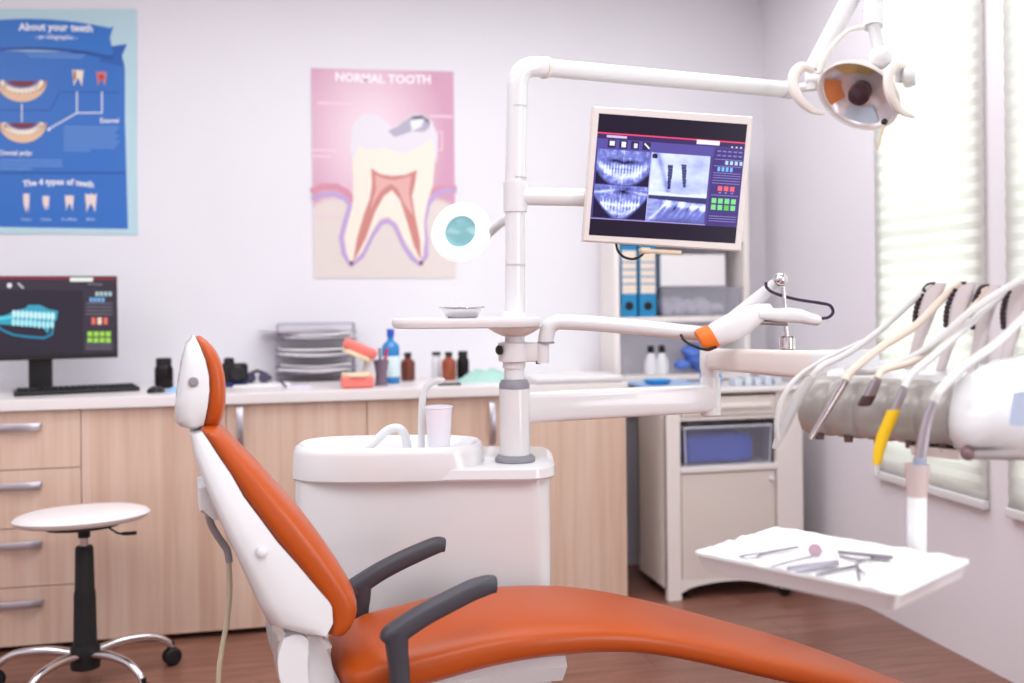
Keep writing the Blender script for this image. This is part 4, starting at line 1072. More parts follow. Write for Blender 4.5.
b = NB(); loft(b, [dring(.94, .004), dring(.86, -.012), dring(.6, -.03), dring(.25, -.038), dring(.02, -.039)], cap=False)
obj('reflector', b, mat('mirror_reflector', C(226, 216, 220), .22, metal=.35, var=.06), t)
b = NB(); 
def seg(a0, a1, k0, k1, d0, d1):
    bb = NB(); A = [dc + dn * d0 + mj * (.128 * k0 * math.cos(R(a))) + dv * (.108 * k0 * math.sin(R(a))) for a in range(a0, a1 + 1, 6)]
    B = [dc + dn * d1 + mj * (.128 * k1 * math.cos(R(a))) + dv * (.108 * k1 * math.sin(R(a))) for a in range(a0, a1 + 1, 6)]
    va = [bb.verts.new(p) for p in A]; vb = [bb.verts.new(p) for p in B]
    for i in range(len(va) - 1): bb.faces.new((va[i], va[i + 1], vb[i + 1], vb[i]))
    return bb
b.free()
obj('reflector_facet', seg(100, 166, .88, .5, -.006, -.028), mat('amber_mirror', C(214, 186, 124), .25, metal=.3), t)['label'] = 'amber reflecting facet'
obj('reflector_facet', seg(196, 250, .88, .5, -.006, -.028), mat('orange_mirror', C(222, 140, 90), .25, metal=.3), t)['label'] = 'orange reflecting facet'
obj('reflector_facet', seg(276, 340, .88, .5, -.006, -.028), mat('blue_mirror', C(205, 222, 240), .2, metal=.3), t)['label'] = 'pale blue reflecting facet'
b = NB(); lathe(b, [(.01, -.05), (.024, -.048), (.031, -.03), (.033, .0), (.03, .012), (.02, .017)], dc, dn, 26); obj('bulb_cover', b, mat('bulb_dark', C(66, 44, 56), .25, coat=.3), t)
b = NB(); tube(b, [L_(807, 80, 3.12), L_(822, 79, 3.10)], .018, 14); obj('yoke_stub', b, PLASTM, t)
b = NB(); tube(b, [L_(897, 76, 3.02), L_(913, 77, 3.02)], .02, 14); obj('yoke_stub', b, PLASTM, t)
b = NB(); tube(b, [L_(873, 25), L_(878, 45), L_(879, 60, 3.04)], .018, 12)
obj('yoke', b, PLASTM, t)
b = NB(); ball(b, L_(880, 58, 3.0), .034); obj('joint_ball', b, PLAST, t)
b = NB(); lathe(b, [(.02, -.015), (.03, -.01), (.033, .006), (.026, .022)], L_(908, 77, 3.0), R0 * .9 - FWD * .4, 20); obj('side_knob', b, PLAST, t)
def handle_c(pts, z):
    bb = NB(); pp = smooth_path([L_(x, y, z + dz) for x, y, dz in pts], 5); n = len(pp)
    tube(bb, pp, [.016 * math.sin(math.pi * (.12 + .86 * i / (n - 1))) ** .7 + .002 for i in range(n)], 12, flat=.8); return bb
obj('handle', handle_c([(813, 70, 0), (802, 67, -.02), (794, 75, -.04), (794, 88, -.05), (801, 101, -.05), (812, 110, -.03), (824, 113.5, 0)], 3.02), CREAM, t)
obj('handle', handle_c([(906, 68, 0), (896, 66, -.02), (889, 74, -.04), (889, 88, -.05), (893, 101, -.05), (901, 111, -.03), (914, 117, 0)], 3.0), CREAM, t)
b = NB(); ball(b, L_(884.5, 122, 3.0), .010); obj('switch_knob', b, BLACK, t)
b = NB(); tube(b, [L_(883.5, 125, 3.0), L_(880, 138, 3.0), L_(877.5, 149, 3.0)], [.005, .004, .0025], 8); obj('switch_lever', b, mat('tan_lever', C(214, 196, 168), .4), t)

# ---- magnifier lamp
t = thing('magnifier_lamp', 'round white ring magnifier lamp with a teal lens, left of the column', 'lamp', Fr(-.16, 3.05, 1.42))
mcn = at(461, 232, 3.05); ax = (-FWD + R0 * -.25 + U0 * .22).normalized()
b = NB(); lathe(b, [(.046, -.014), (.062, -.02), (.083, -.016), (.092, 0), (.085, .014), (.066, .018), (.05, .012), (.048, -.01)], mcn, ax, 44)
RINGL = mat('ring_lamp_lit', C(245, 245, 245), .3, var=0, emit=(1, 1, 1, 1), es=.45)
obj('ring_light', b, RINGL, t)
b = NB(); lathe(b, [(.004, -.008), (.03, -.006), (.052, 0), (.03, .006), (.004, .008)], mcn, ax, 32); obj('lens', b, mat('teal_lens', C(130, 182, 188), .1, var=.12), t)
b = NB(); tube(b, smooth_path([at(486, 236, 3.05), at(497, 226, 3.0), at(506, 220, 2.85), at(514, 218, 2.72)], 5), .013, 12); obj('lamp_arm', b, mat('arm_grey', C(200, 196, 200), .4), t)

# ---- whitening / exam lamp arm
t = thing('curing_lamp', 'white hand-held style curing lamp with orange ring on the thin swinging arm', 'lamp', Fr(.09, 2.72, 1.1))
b = NB(); tube(b, smooth_path([at(545.5, 342, 2.68), at(546.5, 335, 2.68), at(549.5, 327, 2.68), at(556, 322.5, 2.68), at(566, 322, 2.68), at(600, 324, 2.68), at(650, 328.5, 2.67), at(702, 334, 2.66)], 6), .0205, 18); obj('swing_arm', b, PLAST, t)
b = NB(); tube(b, [at(546, 343.5, 2.68), at(546, 341.5, 2.68)], .0225, 16); obj('grey_gasket', b, GREYP, t)
b = NB(); tube(b, [at(543, 363, 2.68), at(543, 343, 2.68)], .0165, 16); fb = at(525, 352, 2.69); box(b, (fb + at(541, 352, 2.685)) / 2, (.05, .03, .05), R0, FWD, U0, .006); obj('arm_socket', b, PLASTM, t)
b = NB(); tube(b, [at(538, 364, 2.68), at(538, 361, 2.68)], .006, 10); obj('socket_pin', b, BLACK, t)
HZ = 2.62
HB = lambda x, y: at(x, y, HZ)
hd = (HB(765, 306) - HB(700, 342)).normalized(); hu = hd.cross(FWD).normalized()
if hu.z < 0: hu = -hu
def hring(x, y, r1, r2, n=24, e=2.3): return sring(HB(x, y), hu, FWD, r1, r2, n, e)
b = NB(); loft(b, [hring(700, 341.5, .029, .027), hring(703, 340.3, .033, .029), hring(711, 337, .033, .029), hring(713, 336, .031, .029)]); obj('orange_ring', b, mat('ring_orange', C(238, 120, 34), .4), t)
b = NB(); loft(b, [hring(710, 337.5, .028, .026), hring(718, 334, .0335, .03), hring(730, 328, .036, .032), hring(742, 322, .035, .031), hring(752, 316, .029, .028), hring(762, 311.5, .023, .023), hring(772, 309, .016, .019)]); obj('lamp_body', b, PLASTM, t)
b = NB(); loft(b, [sring(HB(x, y), U0, FWD, r1, .03, 20, 3) for x, y, r1 in ((757, 315, .012), (765, 314, .017), (776, 315, .018), (788, 315, .02), (800, 316, .019), (808, 318.5, .0165), (816, 320, .0145), (818, 320.2, .01))]); obj('lamp_head', b, PLAST, t)
b = NB(); loft(b, [sring(HB(x, y), U0, FWD, .0055, .016, 12, 3) for x, y in ((760, 322.5), (786, 324))]); obj('underplate', b, STEEL, t)
b = NB(); tube(b, [at(733, 318, 2.68), at(776, 284.5, 2.66)], .0175, 16); obj('handle_tube', b, PLASTM, t)
b = NB(); ball(b, HB(780.5, 279.5), .0185); obj('ball_joint', b, CHROME, t)
b = NB(); tube(b, [HB(783, 287), HB(785, 308)], .006, 12); tube(b, [HB(785.5, 322), HB(787, 338)], .0065, 12); obj('chrome_rod', b, CHROME, t)
b = NB(); lathe(b, [(.017, 0), (.0205, .004), (.0205, .032), (.017, .036)], HB(787.5, 350), U0, 22); obj('counterweight', b, CHROME, t)
b = NB(); tube(b, smooth_path([HB(766, 282), HB(766.5, 287), HB(772, 292), HB(783, 296), HB(800, 300), HB(820, 303), HB(830, 305.5), HB(833, 312), HB(829, 317), HB(822, 318.5)], 6), .0042, 8); obj('cable', b, mat('cable_purple', C(52, 36, 64), .4), t)
b = NB(); tube(b, smooth_path([at(681, 335, 2.64), at(685, 341, 2.62), at(694, 346, 2.6), at(706, 349.5, 2.59), at(716, 347, 2.6)], 6), .0038, 8); obj('cable', b, BLACK, t)

# ================================================================== DELIVERY UNIT
t = thing('delivery_unit', 'white instrument delivery head on a jointed arm, cut off at the right edge', 'delivery unit', Fr(.8, 1.8, .95))
DU = t
# first beam from the column
def beam(b, p, q, h0, h1, w0, w1, e=5, n=24):
    d = (q - p).normalized(); s = d.cross(U0).normalized(); up = s.cross(d)
    loft(b, [sring(p, s, up, w0 / 2, h0 / 2, n, e), sring(p + (q - p) * .5, s, up, (w0 + w1) / 4, (h0 + h1) / 4, n, e), sring(q, s, up, w1 / 2, h1 / 2, n, e)])
b = NB(); beam(b, at(522, 407.5, 2.72), at(712, 398, 2.86), .082, .078, .06, .055); obj('lower_arm', b, PLAST, t)
ep = at(710.5, 400, 2.86)
def eh(y): return at(710, y, 2.86).z
eb = Vector((ep.x, ep.y, 0))
b = NB(); lathe(b, [(.024, eh(415.5)), (.028, eh(414.5)), (.028, eh(378)), (.0275, eh(377.5))], eb, n=28); obj('elbow_post', b, PLAST, t)
b = NB(); lathe(b, [(.024, eh(378)), (.025, eh(372)), (.0285, eh(368)), (.0285, eh(352)), (.024, eh(346)), (.012, eh(343.5))], eb, n=28); obj('elbow_joint', b, PLASTM, t)
b = NB(); lathe(b, [(.019, -.003), (.019, .003)], at(711, 359, 2.828), -FWD, 20); obj('joint_cover', b, PLASTM, t)
p0, p1 = at(716, 359, 2.83), at(838, 366, 2.08)
b = NB(); beam(b, p0, p1, .058, .062, .05, .055); obj('upper_arm', b, CREAM, t)
b = NB(); beam(b, at(826, 365, 2.12), at(862, 367, 2.02), .066, .07, .07, .09); obj('arm_bracket', b, PLAST, t)
# head, axis B (towards the viewer's right), depth axis D
A0 = (.541, 1.95); Bv, Dv = (.712, -.702), (.702, .712)
def DH(s, c, h): return Fr(A0[0] + Bv[0] * s + Dv[0] * c, A0[1] + Bv[1] * s + Dv[1] * c, h)
def s_of(px, c):     # position along the head for a pixel column at depth offset c
    k = (px - 512) / F; u0, z0 = A0[0] + Dv[0] * c, A0[1] + Dv[1] * c
    return (k * z0 - u0) / (Bv[0] - k * Bv[1])
def hp(px, py, c):
    s = s_of(px, c); z = A0[1] + Bv[1] * s + Dv[1] * c
    return at(px, py, z)
def prof(k, dz=0, dep=.24, top=1.075, bot=.965, bul=0):
    P = [(dep, bot + .012), (.10, bot), (.045, bot + .002), (.018, bot + .012), (.004 - bul, bot + .034), (0 - bul, bot + .058), (.006 - bul, bot + .08), (.024, top - .008), (.05, top), (.10, top + .006), (dep, top + .012)]
    cm, hm = dep / 2, (top + bot) / 2
    return [(cm + (c - cm) * k, hm + (h - hm) * k + dz) for c, h in P]
def pring(s, k=1, **kw): return [DH(s, c, h) for c, h in prof(k, **kw)]
SE = s_of(950, 0)
b = NB(); rings = [pring(-.012, .55), pring(-.006, .85), pring(.0, .97)]
ng = 5; sw = SE / ng
for i in range(ng):
    rings += [pring(i * sw + .006, 1), pring((i + 1) * sw - .009, 1), pring((i + 1) * sw - .005, .955), pring((i + 1) * sw, .955)]
loft(b, rings); obj('instrument_panel', b, BEIGEG, t, sharp=50)
b = NB(); rings = []
S2 = s_of(1040, 0)
for f_, k, tp, bt, bul in ((0, .9, 1.08, .962, 0), (.05, 1.0, 1.09, .958, .006), (.35, 1.03, 1.112, .955, .02), (.65, 1.03, 1.118, .965, .02), (.85, 1.0, 1.112, .985, .008), (1, .93, 1.10, 1.0, -.01), (1.03, .8, 1.09, 1.01, -.015)):
    rings.append([DH(SE - .01 + (S2 - SE) * f_, c, h) for c, h in prof(k, top=tp, bot=bt, bul=bul, dep=.27)])
loft(b, rings); obj('end_housing', b, PLAST, t, sharp=60)
# top cover behind the instruments
b = NB(); loft(b, [[DH(s, c, h) for c, h in ((.08, 1.074), (.09, 1.088), (.25, 1.1), (.26, 1.06))] for s in (.02, SE)]); obj('top_cover', b, PLAST, t)
# control display
dq = [hp(1013, 393, -.03), hp(1042, 388, -.03), hp(1040, 428, -.03), hp(1009, 425, -.03)]
b = NB(); prism(b, dq, Vector((0, 0, 0)) + (Fr(Dv[0], Dv[1], 0) - Fr(0, 0, 0)) * .008); obj('control_panel', b, mat('panel_blue', C(186, 200, 222), .3), t)
# bar and hub
b = NB(); tube(b, [hp(966, 454, .0), hp(1050, 456, 0)], .0085, 14); obj('grip_bar', b, mat('grip_grey', C(166, 158, 158), .35), t)
b = NB(); ball(b, hp(968, 453.5, -.005), .012); obj('grip_joint', b, mat('joint_mauve', C(120, 92, 100), .4), t)
b = NB(); loft(b, [[DH(s, c, h) for c, h in ((.03, .948), (.14, .945), (.15, .965), (.02, .966))] for s in (s_of(915, .05), s_of(962, .05))]); obj('under_bracket', b, CREAM, t)
# holder notches under the panel
for i in range(5):
    b = NB(); p = DH((i + .55) * sw, .03, .964); lathe(b, [(.008, -.003), (.009, .01)], p, U0, 14); obj('instrument_hook', b, mat('hook_dark', C(90, 66, 62), .5), t)
# whip arms
for i, (bx_, by_, tx_, ty_) in enumerate(((909, 365, 936, 283), (940.5, 366, 967, 282.5), (972, 368, 990, 285), (1003, 369, 1021, 284), (1032, 371, 1052, 285))):
    c = .16; p, q = hp(bx_, by_ + 4, c), hp(tx_, ty_, c)
    d = (q - p); s = (Fr(*Bv, 0) - Fr(0, 0, 0)).normalized(); n_ = (Fr(*Dv, 0) - Fr(0, 0, 0)).normalized()
    b = NB()
    loft(b, [sring(p + d * f_ + s * off, s, n_, wd, .010, 14, 4) for f_, wd, off in ((0, .007, 0), (.25, .0085, .001), (.5, .012, .002), (.75, .0165, .001), (.92, .018, .0), (1, .015, .004))])
    w_ = obj('whip_arm', b, mat('whip_grey', C(214, 204, 204), .35), t)
    b = NB(); pts = smooth_path([p + d * f_ - s * o_ - n_ * .008 for f_, o_ in ((.5, .012), (.62, .0165), (.8, .019), (.97, .013), (.995, -.002))], 4); tube(b, pts, .0034, 8)
    for k in range(9):
        pk = p + d * (.52 + .05 * k) - s * (.012 + .007 * math.sin(math.pi * k / 9)) - n_ * .008
        ball(b, pk, .0056, 8, 6)
    obj('whip_spring', b, mat('spring_dark', C(60, 44, 52), .35, metal=.5), w_)
# tray post and tray arm
zt_ = 1.745
b = NB(); loft(b, [sring(at(917, 464, zt_), R0, FWD, .021, .02, 20), sring(at(917, 480, zt_), R0, FWD, .0185, .018, 20), sring(at(916.8, 497, zt_), R0, FWD, .0165, .0165, 20)]); obj('post_socket', b, mat('socket_taupe', C(186, 168, 164), .4), t)
pb_ = at(916.5, 551, zt_)
b = NB(); tube(b, [at(916.8, 495, zt_), pb_ - U0 * .012], .0165, 20); obj('tray_post', b, PLAST, t)
# ---- tray
TH = .80
tl, tb, tr_, tf = onH(689, 553, TH), onH(780, 530, TH), onH(974, 562.5, TH), onH(896, 597, TH)
tc_ = (tl + tb + tr_ + tf) / 4
e1 = ((tr_ - tb) + (tf - tl)).normalized(); e2 = ((tb - tl) + (tr_ - tf)).normalized()
w1 = ((tr_ - tb).length + (tf - tl).length) / 2; w2 = ((tb - tl).length + (tr_ - tf).length) / 2
e2 = (e2 - e1 * e1.dot(e2)).normalized()
t = thing('instrument_tray', 'white rectangular instrument tray lined with paper, held in front of the trolley', 'tray', tc_ - U0 * .03)
def trc(k, h, g=0): return [v for v in sring(tc_ + U0 * h, e1, e2, w1 / 2 * k + g, w2 / 2 * k + g, 96, 30)]
b = NB(); loft(b, [trc(.5, -.027), trc(.93, -.026), trc(.955, -.02), trc(.985, -.002), trc(1.0, .0), trc(1.0, .003), trc(.97, .003), trc(.94, -.015), trc(.5, -.017)]); obj('tray_body', b, PLAST, t)
b = NB(); n1, n2 = 40, 30; V = []
for j in range(n2 + 1):
    row = []
    for i in range(n1 + 1):
        x, y = i / n1 * 2 - 1, j / n2 * 2 - 1
        ed = max(abs(x), abs(y)); z = -.0105 + (0 if ed < .84 else .016 * ((ed - .84) / .16) ** 1.2)
        z += .0012 * noise.noise(Vector((x * 4, y * 4, 2))) + (.004 * noise.noise(Vector((x * 6, y * 6, 9))) if ed > .93 else 0)
        row.append(b.verts.new(tc_ + e1 * (x * w1 * .492) + e2 * (y * w2 * .49) + U0 * z))
    V.append(row)
for A_, B_ in zip(V, V[1:]):
    for i in range(n1): b.faces.new((A_[i], A_[i + 1], B_[i + 1], B_[i]))
o = obj('paper_liner', b, mat('liner_white', C(240, 240, 240), .7, var=0), t, sharp=80); o.modifiers.new('s', 'SOLIDIFY').thickness = .0008
b = NB(); box(b, tc_ - U0 * .037 - e1 * .0, (w1 * .45, .05, .02), e1, e2, U0, .006); tube(b, [tc_ - U0 * .037, Vector((pb_.x, pb_.y, TH - .037))], .01, 10)
tube(b, [Vector((pb_.x, pb_.y, TH - .045)), pb_ + U0 * .0], .0165, 14)
obj('tray_bracket', b, PLASTM, t, wn=True)
IH = TH - .0055
ti = lambda x, y, h=0: onH(x, y, IH + h)
def inst(name, label, cat, parts):
    tt = thing(name, label, cat, parts[0][2][0], 'steel instruments on the tray')
    for nm, m_, pts, r in parts:
        bb = NB(); pp = smooth_path(pts, 4) if len(pts) > 2 else pts
        rs = r if not isinstance(r, (list, tuple)) else [r[0] + (r[1] - r[0]) * i / (len(pp) - 1) for i in range(len(pp))]
        tube(bb, pp, rs, 8); obj(nm, bb, m_, tt)
DS = mat('instrument_steel', C(138, 134, 144), .35, metal=.6)
inst('dental_tweezers', 'steel tweezers with looped tip, farthest left on the tray paper', 'tweezers', [('handle', DS, [ti(798, 547), ti(766, 553.5), ti(757, 557)], .0022), ('handle', DS, [ti(798, 547, .004), ti(762, 552.5, .004), ti(740, 556)], .002), ('tip', DS, [ti(757, 557), ti(746, 558.5), ti(738, 556)], .0015)])
inst('mouth_mirror', 'round dental mouth mirror with bright steel handle, at the back of the tray', 'mouth mirror', [('handle', PLAST, [ti(822, 550.5, .003), ti(838, 552, .003)], .0042), ('shaft', DS, [ti(838, 552, .003), ti(893, 557.5, .003)], .0034), ('grip', DS, [ti(874, 556.5, .003), ti(890, 558.2, .003)], .0045)])
bmm = NB(); lathe(bmm, [(.011, -.0015), (.0115, 0), (.011, .0015)], ti(815, 550, .008), (U0 * .5 - FWD * .8 - R0 * .2), 20)
mm = [o for o in bpy.data.objects if o.name.startswith('mouth_mirror')][0]; obj('mirror_head', bmm, mat('mirror_mauve', C(130, 100, 112), .2, metal=.2), mm)
inst('dental_probe', 'slim steel probe lying left of the centre of the tray', 'probe', [('shaft', DS, [ti(812, 556.5), ti(792, 561), ti(766, 568)], .0018), ('hook', DS, [ti(766, 568), ti(762, 569.5), ti(760, 568.5)], .001)])
inst('dental_forceps', 'thick steel forceps lying across the middle of the tray', 'forceps', [('handle', DS, [ti(788, 569, .003), ti(812, 565, .003), ti(838, 562, .003)], .0042), ('handle', DS, [ti(790, 571, .002), ti(814, 567.5, .002), ti(838, 563.5, .002)], .0036)])
inst('dental_excavator', 'steel excavator nearest the front of the tray with a crossed tip', 'excavator', [('shaft', DS, [ti(817, 575), ti(835, 570.5), ti(857, 566)], .003), ('tip', DS, [ti(857, 566, .004), ti(861, 571, .004), ti(866, 574)], .002)])
inst('amalgam_carrier', 'short steel carrier pointing to the front edge of the tray', 'carrier', [('shaft', DS, [ti(857, 563.5, .006), ti(858, 572, .005), ti(859, 580)], .0026), ('tip', DS, [ti(857, 563.5, .006), ti(866, 560, .006), ti(872, 559)], .002)])
inst('cotton_pliers', 'faint steel pliers crossing the mirror handle near the back edge', 'pliers', [('handle', DS, [ti(840, 556, .0), ti(852, 559), ti(864, 561)], .0025), ('tip', DS, [ti(864, 561), ti(872, 558), ti(880, 556)], .0015)])

# ---- handpieces with hoses
def hose(tt, pts, m_, r, nm='hose'):
    b = NB(); tube(b, smooth_path([hp(*p) for p in pts], 7), r, 10); obj(nm, b, m_, tt)
GP = 'instruments hanging on the delivery head'
def hpt(name, label, cat, x, y): return thing(name, label, cat, hp(x, y, -.03), GP)
t = hpt('suction_handpiece', 'broad white tapering suction handpiece, leftmost on the delivery head', 'handpiece', 775, 445)
b = NB(); loft(b, [sring(hp(x, y, -.035), R0, FWD, r, r * .8, 14) for x, y, r in ((812, 377, .011), (800, 394, .0125), (790, 413, .0125), (782, 432, .010), (775, 448, .0065))]); obj('handpiece_body', b, HOSEW, t)
hose(t, [(812, 377, -.035), (822, 366, -.02), (850, 352, .05), (885, 326, .12), (918, 296, .15), (933, 284, .155)], HOSEW, .0058)
hose(t, [(778, 440, -.05), (777, 424, -.06), (781, 402, -.06), (795, 380, -.04), (822, 361, .02), (862, 342, .10)], HOSEW, .0048, 'spray_hose')
t = hpt('turbine_handpiece', 'thin chrome handpiece slanting down the grey panel, second from left', 'handpiece', 813, 435)
b = NB(); loft(b, [sring(hp(x, y, -.03), R0, FWD, r, r, 14) for x, y, r in ((845, 381, .0095), (838, 392, .0095), (826, 413, .0075), (815, 431, .0058), (812, 437, .0062), (811, 439, .004))]); obj('handpiece_body', b, CHROME, t)
hose(t, [(845, 381, -.03), (852, 371, -.01), (880, 348, .05), (915, 326, .11), (945, 296, .15), (962, 283, .155)], HOSET, .0072)
t = hpt('motor_handpiece', 'short chrome motor handpiece with a dark open tip, third from left', 'handpiece', 866, 402)
b = NB(); loft(b, [sring(hp(x, y, -.032), R0, FWD, r, r, 16) for x, y, r in ((877, 379, .0085), (874, 386, .0105), (869, 396, .0118))]); obj('handpiece_body', b, STEEL, t)
b = NB(); loft(b, [sring(hp(x, y, -.033), R0, FWD, r, r, 16) for x, y, r in ((869.3, 395.5, .0122), (864.5, 404.5, .0125), (863.8, 406, .009))]); obj('tip', b, mat('tip_dark', C(72, 48, 52), .3), t)
hose(t, [(877, 379, -.032), (884, 370, -.01), (912, 362, .04), (940, 344, .10), (975, 305, .15), (989, 286, .155)], HOSET, .0062)
t = hpt('scaler_handpiece', 'bright yellow-sleeved scaler handpiece with a white tip, middle of the panel', 'handpiece', 877, 468)
b = NB(); loft(b, [sring(hp(x, y, -.035), R0, FWD, r, r, 14) for x, y, r in ((904, 388, .0075), (900, 398, .0085), (893, 413, .009))]); obj('metal_neck', b, ALU, t)
b = NB(); loft(b, [sring(hp(x, y, -.037), R0, FWD, r, r, 14) for x, y, r in ((894, 410, .0112), (889, 422, .0115), (883, 436, .0112), (879, 450, .0098), (877, 464, .0072))]); obj('yellow_sleeve', b, YELL, t)
b = NB(); loft(b, [sring(hp(x, y, -.037), R0, FWD, r, r, 12) for x, y, r in ((877, 462, .006), (876.5, 472, .005), (877, 475, .003))]); obj('tip', b, HOSEW, t)
hose(t, [(904, 388, -.035), (912, 374, -.01), (938, 352, .05), (968, 325, .11), (1000, 297, .15), (1020, 284, .155)], HOSEW, .0066)
t = hpt('air_water_syringe', 'silver air-water syringe hanging lowest, in front of the tray post', 'handpiece', 919, 468)
b = NB(); loft(b, [sring(hp(x, y, -.04), R0, FWD, r, r, 14) for x, y, r in ((934, 402, .0075), (929, 413, .009), (925, 430, .0098), (922, 448, .0105), (920, 460, .0095))]); obj('handpiece_body', b, ALU, t)
b = NB(); loft(b, [sring(hp(x, y, -.042), R0, FWD, r, r, 12) for x, y, r in ((920, 458, .0105), (919, 468, .011), (918, 474, .009))]); obj('connector', b, mat('connector_blue', C(150, 160, 182), .3), t)
b = NB(); tube(b, smooth_path([hp(918, 473, -.042), hp(916, 490, -.045), hp(917, 503, -.047), hp(920, 517, -.047)], 4), .0018, 8); obj('needle', b, STEEL, t)
hose(t, [(934, 402, -.04), (941, 389, -.03), (965, 366, .03), (1000, 340, .09), (1040, 300, .15), (1052, 286, .155)], HOSEW, .0075)
t = thing('vacuum_hose', 'pale hose looping up to the right edge above the delivery head', 'hose', hp(890, 372, .06))
b = NB(); tube(b, smooth_path([hp(x, y, c) for x, y, c in ((846, 372, .02), (880, 370, .03), (925, 350, .06), (965, 316, .09), (1000, 292, .12), (1040, 270, .15))], 7), .0062, 10); obj('hose_tube', b, HOSEW, t)

# ================================================================== PATIENT CHAIR
CU, CZ = -.304, 2.24
ca, sa = math.cos(R(18.5)), math.sin(R(18.5))
def ch(L, w, h): return Fr(CU + ca * L - sa * w, CZ + sa * L + ca * w, h)
cL = (ch(1, 0, 0) - ch(0, 0, 0)).normalized(); cW = (ch(0, 1, 0) - ch(0, 0, 0)).normalized()
def chp(px, py, w):          # (L, h) of a pixel on the chair's vertical plane at offset w
    p = onP(px, py, ch(0, w, 0), cW); q = p - ch(0, w, 0); return (q.dot(cL), p.z)
t = thing('dental_chair', 'orange leather reclining patient chair with white shell and dark grey armrests', 'dental chair', ch(.1, 0, 0))
# --- backrest: stations (front, border, back pixel, half width), from the bottom up, all on the near edge
def res(poly, n):
    d = [0]
    for a_, b_ in zip(poly, poly[1:]): d.append(d[-1] + math.hypot(b_[0] - a_[0], b_[1] - a_[1]))
    out = []
    for k in range(n):
        s = d[-1] * k / (n - 1); i = 0
        while i < len(d) - 2 and d[i + 1] < s: i += 1
        f_ = (s - d[i]) / (d[i + 1] - d[i]); out.append(tuple(poly[i][j] + (poly[i + 1][j] - poly[i][j]) * f_ for j in range(len(poly[0]))))
    return out
HWB = .157
front = [chp(x, y, -HWB * k) for x, y, k in ((350, 637, 1), (362, 624, 1), (364, 608, 1), (357, 590, 1), (339, 563, 1), (323, 541, 1), (303, 516, .97), (283, 495, .93), (264, 473, .88), (246, 455, .82), (233, 441, .78), (222, 430, .75))]
bord = [chp(x, y, -HWB * k) for x, y, k in ((328, 637, 1), (329, 626, 1), (325, 609, 1), (311, 592, 1), (290, 566, 1), (273, 546, 1), (255, 521, .97), (240, 500, .93), (228, 478, .88), (215, 458, .82), (206, 443, .78), (200, 433, .75))]
NS = 12
b = NB(); rings = []
for i in range(NS):
    f_, g = front[i], bord[i]; k = [1, 1, 1, 1, 1, 1, .97, .93, .88, .82, .78, .75][i]
    hw = HWB * k; cc = ((f_[0] + g[0]) / 2, (f_[1] + g[1]) / 2); dL, dh = (f_[0] - g[0]), (f_[1] - g[1]); th = math.hypot(dL, dh)
    d = (cL * dL + U0 * dh).normalized()
    rings.append(sring(ch(cc[0], 0, cc[1]), cW, d, hw, th / 2, 36, 3.4))
# rounded ends
def cap_ring(r, s, off): 
    c = sum(r, Vector()) / len(r); return [c + (p - c) * s + off for p in r]
dn0 = (sum(rings[0], Vector()) / 36 - sum(rings[1], Vector()) / 36).normalized(); dn1 = (sum(rings[-1], Vector()) / 36 - sum(rings[-2], Vector()) / 36).normalized()
rings = [cap_ring(rings[0], .6, dn0 * .012), cap_ring(rings[0], .87, dn0 * .007)] + rings + [cap_ring(rings[-1], .86, dn1 * .006), cap_ring(rings[-1], .6, dn1 * .009)]
loft(b, rings); obj('backrest_cushion', b, ORANGE, t, sharp=70, sub=1)
backp = [(329, 637), (300, 636.5), (270, 630), (258, 607), (247, 583), (237, 561), (226, 539), (215, 514), (206, 492), (199, 473), (193, 455), (189.5, 436)]
b = NB(); rings = []
for i in range(NS):
    k = [1, 1, 1, 1, 1, 1, .97, .93, .88, .82, .78, .75][i]; hw = HWB * k
    x, y = backp[i]; K = chp(x, y, -hw); B_ = bord[i]
    B2 = (B_[0], B_[1])
    d = cL * (K[0] - B2[0]) + U0 * (K[1] - B2[1]); L_b = d.length; d.normalize()
    base = ch(B2[0], 0, B2[1]); ring = []
    prf = [(-.96, -.12), (-1.0, .35), (-.985, .72), (-.93, .92), (-.8, 1.0), (-.4, 1.0), (0, 1.0), (.4, 1.0), (.8, 1.0), (.93, .92), (.985, .72), (1.0, .35), (.96, -.12)]
    for wv, dv_ in prf: ring.append(base + cW * (hw * wv) + d * (L_b * dv_ - .002))
    rings.append(ring)
loft(b, rings); obj('backrest_shell', b, PLAST, t, sharp=55)
# --- headrest
HWH = .095
def hst(lst): return [chp(x, y, -HWH * k) for x, y, k in lst]
hk = [.62, .85, .97, 1, 1, .97, .88, .68]
hf = [(211, 431), (222.5, 428), (226.8, 414), (228, 396), (227, 377), (222.5, 360), (214, 346), (203, 338)]
hb_ = [(202, 430), (201.5, 425), (204, 409), (205.8, 392), (205.5, 376), (203, 361), (199, 348), (196, 339.5)]
hs_ = [(192, 432), (179, 428), (174.2, 424), (176, 400), (178.5, 382), (181.5, 362), (186, 345), (192, 338.5)]
b = NB(); rings = []
for i in range(8):
    hw = HWH * hk[i]; f_, g = chp(hf[i][0], hf[i][1], -HWH), chp(hb_[i][0], hb_[i][1], -HWH)
    cc = ((f_[0] + g[0]) / 2, (f_[1] + g[1]) / 2); d = cL * (f_[0] - g[0]) + U0 * (f_[1] - g[1]); th = d.length; d.normalize()
    rings.append(sring(ch(cc[0], 0, cc[1]), cW, d, hw, th / 2, 30, 3.0))
loft(b, [cap_ring(rings[0], .7, -U0 * .004)] + rings + [cap_ring(rings[-1], .6, U0 * .003)]); obj('headrest_cushion', b, ORANGE, t, sharp=70, sub=1)
b = NB(); rings = []
